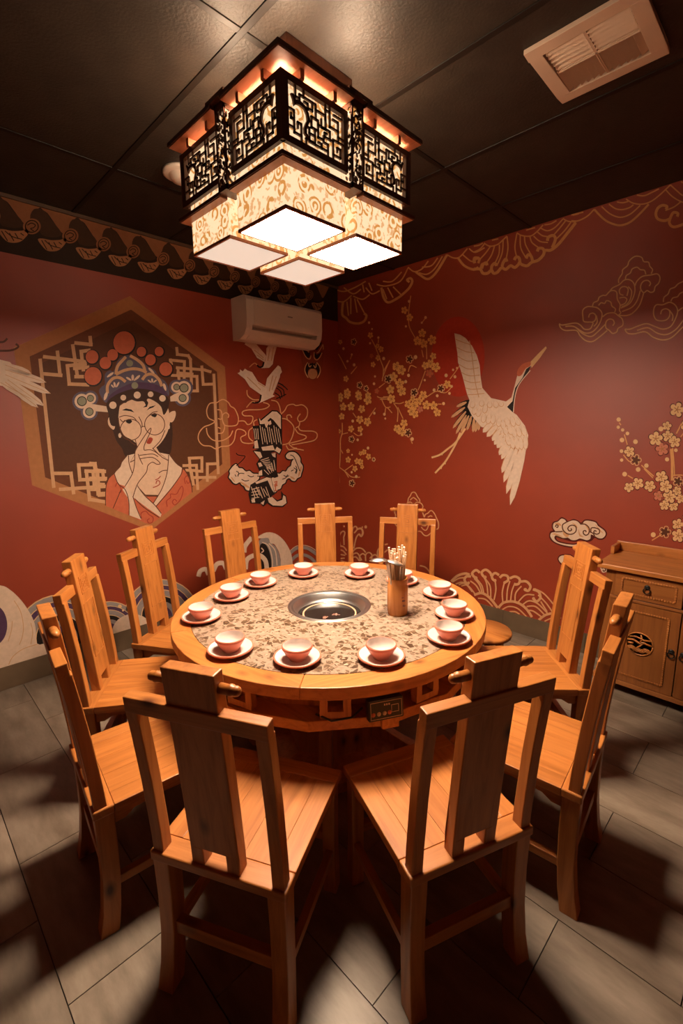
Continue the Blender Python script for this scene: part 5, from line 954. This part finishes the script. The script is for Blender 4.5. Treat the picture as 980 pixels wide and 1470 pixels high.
decal('cloud_line','R',P_BROWN,5,view=C3,w=1.6,strokes=[[(680,700),(710,695),(730,715),(710,735),(695,720)],[(745,740),(770,770),(785,810)]],parent=s2)
# gold fan waves along the foot of the right wall
C4 = (640,810,0.18367)
fw4 = decal('fan_wave','R',P_LINE,3,view=C4,w=2.0,strokes=[[(190,130),(235,165),(270,225)],[(240,115),(280,165),(295,225)],[(220,110),(262,160),(282,225)],[(305,110),(345,170),(350,260)],[(290,90),(318,150),(328,245)],[(385,135),(390,200),(375,280)],[(455,150),(440,220),(445,300)],[(500,130),(480,200),(475,290)],[(540,145),(515,210),(505,285)],[(590,170),(545,225),(540,290)],[(560,300),(620,240),(690,240)],[(600,315),(650,285),(720,310),(800,390)],[(630,360),(680,365),(745,410)],[(690,190),(760,225),(830,300),(860,345)],[(720,240),(780,300),(830,370)],[(740,290),(790,370)],[(440,355),(490,330),(560,345),(630,410)],[(250,265),(310,275),(365,330)],[(495,370),(540,370),(575,390)],[(770,445),(830,420),(900,420)],[(915,390),(980,425),(1040,500)],[(905,440),(960,465),(1010,520)],[(50,140),(100,110),(145,105)],[(75,155),(120,140),(150,150)],[(120,170),(170,165),(230,235)],[(100,160),(150,150),(205,215)],[(630,330),(700,330),(770,395)]],label='gold fan of waves painted at the foot of the wall')
decal('fan_crest','R',P_LINE,4,view=C4,w=3.6,strokes=[[(40,135),(90,90),(150,72),(185,82)],[(180,150),(160,148),(145,120),(160,95),(195,95)],[(240,105),(218,95),(205,70),(235,45),(265,65)],[(308,100),(290,90),(280,62),(310,42),(345,65),(355,90)],[(382,128),(365,115),(360,90),(385,68),(415,85)],[(458,142),(485,125),(480,92),(445,85),(420,105)],[(545,158),(570,150),(575,115),(540,95),(500,110)],[(618,200),(645,205),(660,170),(630,135),(585,135)],[(685,270),(710,290),(738,260),(725,215),(680,195)],[(220,240),(280,225),(340,260),(405,340)],[(410,340),(450,300),(520,290),(580,310),(630,350),(672,412)],[(725,435),(780,395),(850,380)]],parent=fw4)
decal('fan_dot','R',P_LINE,4.5,view=C4,psmooth=False,polys=[ell(176,145,11),ell(236,107,12),ell(306,100,13),ell(383,126,12),ell(459,142,11),ell(545,157,11),ell(620,197,13),ell(685,268,12)],parent=fw4)
C5 = (480,740,0.16327)
fw5 = decal('corner_wave','R',P_LINE,3,view=C5,w=2.0,strokes=[[(50,260),(45,180),(70,140),(92,150),(80,195)],[(85,260),(82,195)],[(155,270),(150,200),(160,120),(185,95),(200,120),(172,155)],[(170,290),(190,200),(215,160)],{'p':[(215,160),(235,182),(250,150),(235,115),(200,120)],'w':2.8},[(150,330),(190,290),(240,290),(275,325)],[(150,350),(200,330),(240,395)],[(155,370),(190,365),(220,400)],[(35,265),(80,275),(108,310)],[(35,300),(75,310),(105,345)],[(40,340),(95,350)],[(30,380),(90,375)],[(230,400),(220,360),(250,335),(275,355)],[(275,400),(275,345),(305,325),(330,350),(310,378)],[(330,400),(330,360),(360,345),(385,370)],[(385,380),(380,310),(420,265),(470,250)],[(430,330),(470,300)],[(750,440),(800,455),(840,500)],[(600,430),(680,420),(720,440)],[(10,420),(60,400),(120,420)],[(0,300),(20,290)]],label='gold spray wave painted low by the room corner')
decal('spray_drop','R',P_LINE,3,view=C5,psmooth=False,polys=[ell(275,100,12,14),ell(245,102,6,7),ell(40,120,9,11),ell(85,95,7,9),ell(12,338,5)],parent=fw5)
Q8 = (560,700,0.08163)
decal('outline_cloud','R',P_LINE,3,view=Q8,w=1.6,strokes=[[(290,275),(310,260),(320,190),(350,150),(380,90),(420,80),(450,100),(480,160),(515,210),(520,260)],[(350,220),(410,175),(480,230)],[(320,270),(350,250),(390,280)],[(430,290),(470,255),(540,275),(575,330),(560,400),(600,520)],[(600,520),(620,470),(660,450),(710,405),(750,420),(790,480),(810,530),(850,620),(840,720),(760,730)],[(660,520),(710,495),(740,510)],[(540,620),(560,660),(620,670),(640,630)],[(545,690),(590,740),(640,740),(690,620)],[(300,640),(420,760),(535,770),(590,830),(650,845),(720,790),(760,730)],[(740,670),(720,710),(760,740)],[(70,600),(110,670),(170,700),(300,690)],[(95,380),(80,440),(95,490),(70,600)],[(130,470),(160,450),(190,480)],[(95,390),(160,340),(290,300)]],label='gold outlined cloud painted behind the chair by the holder')
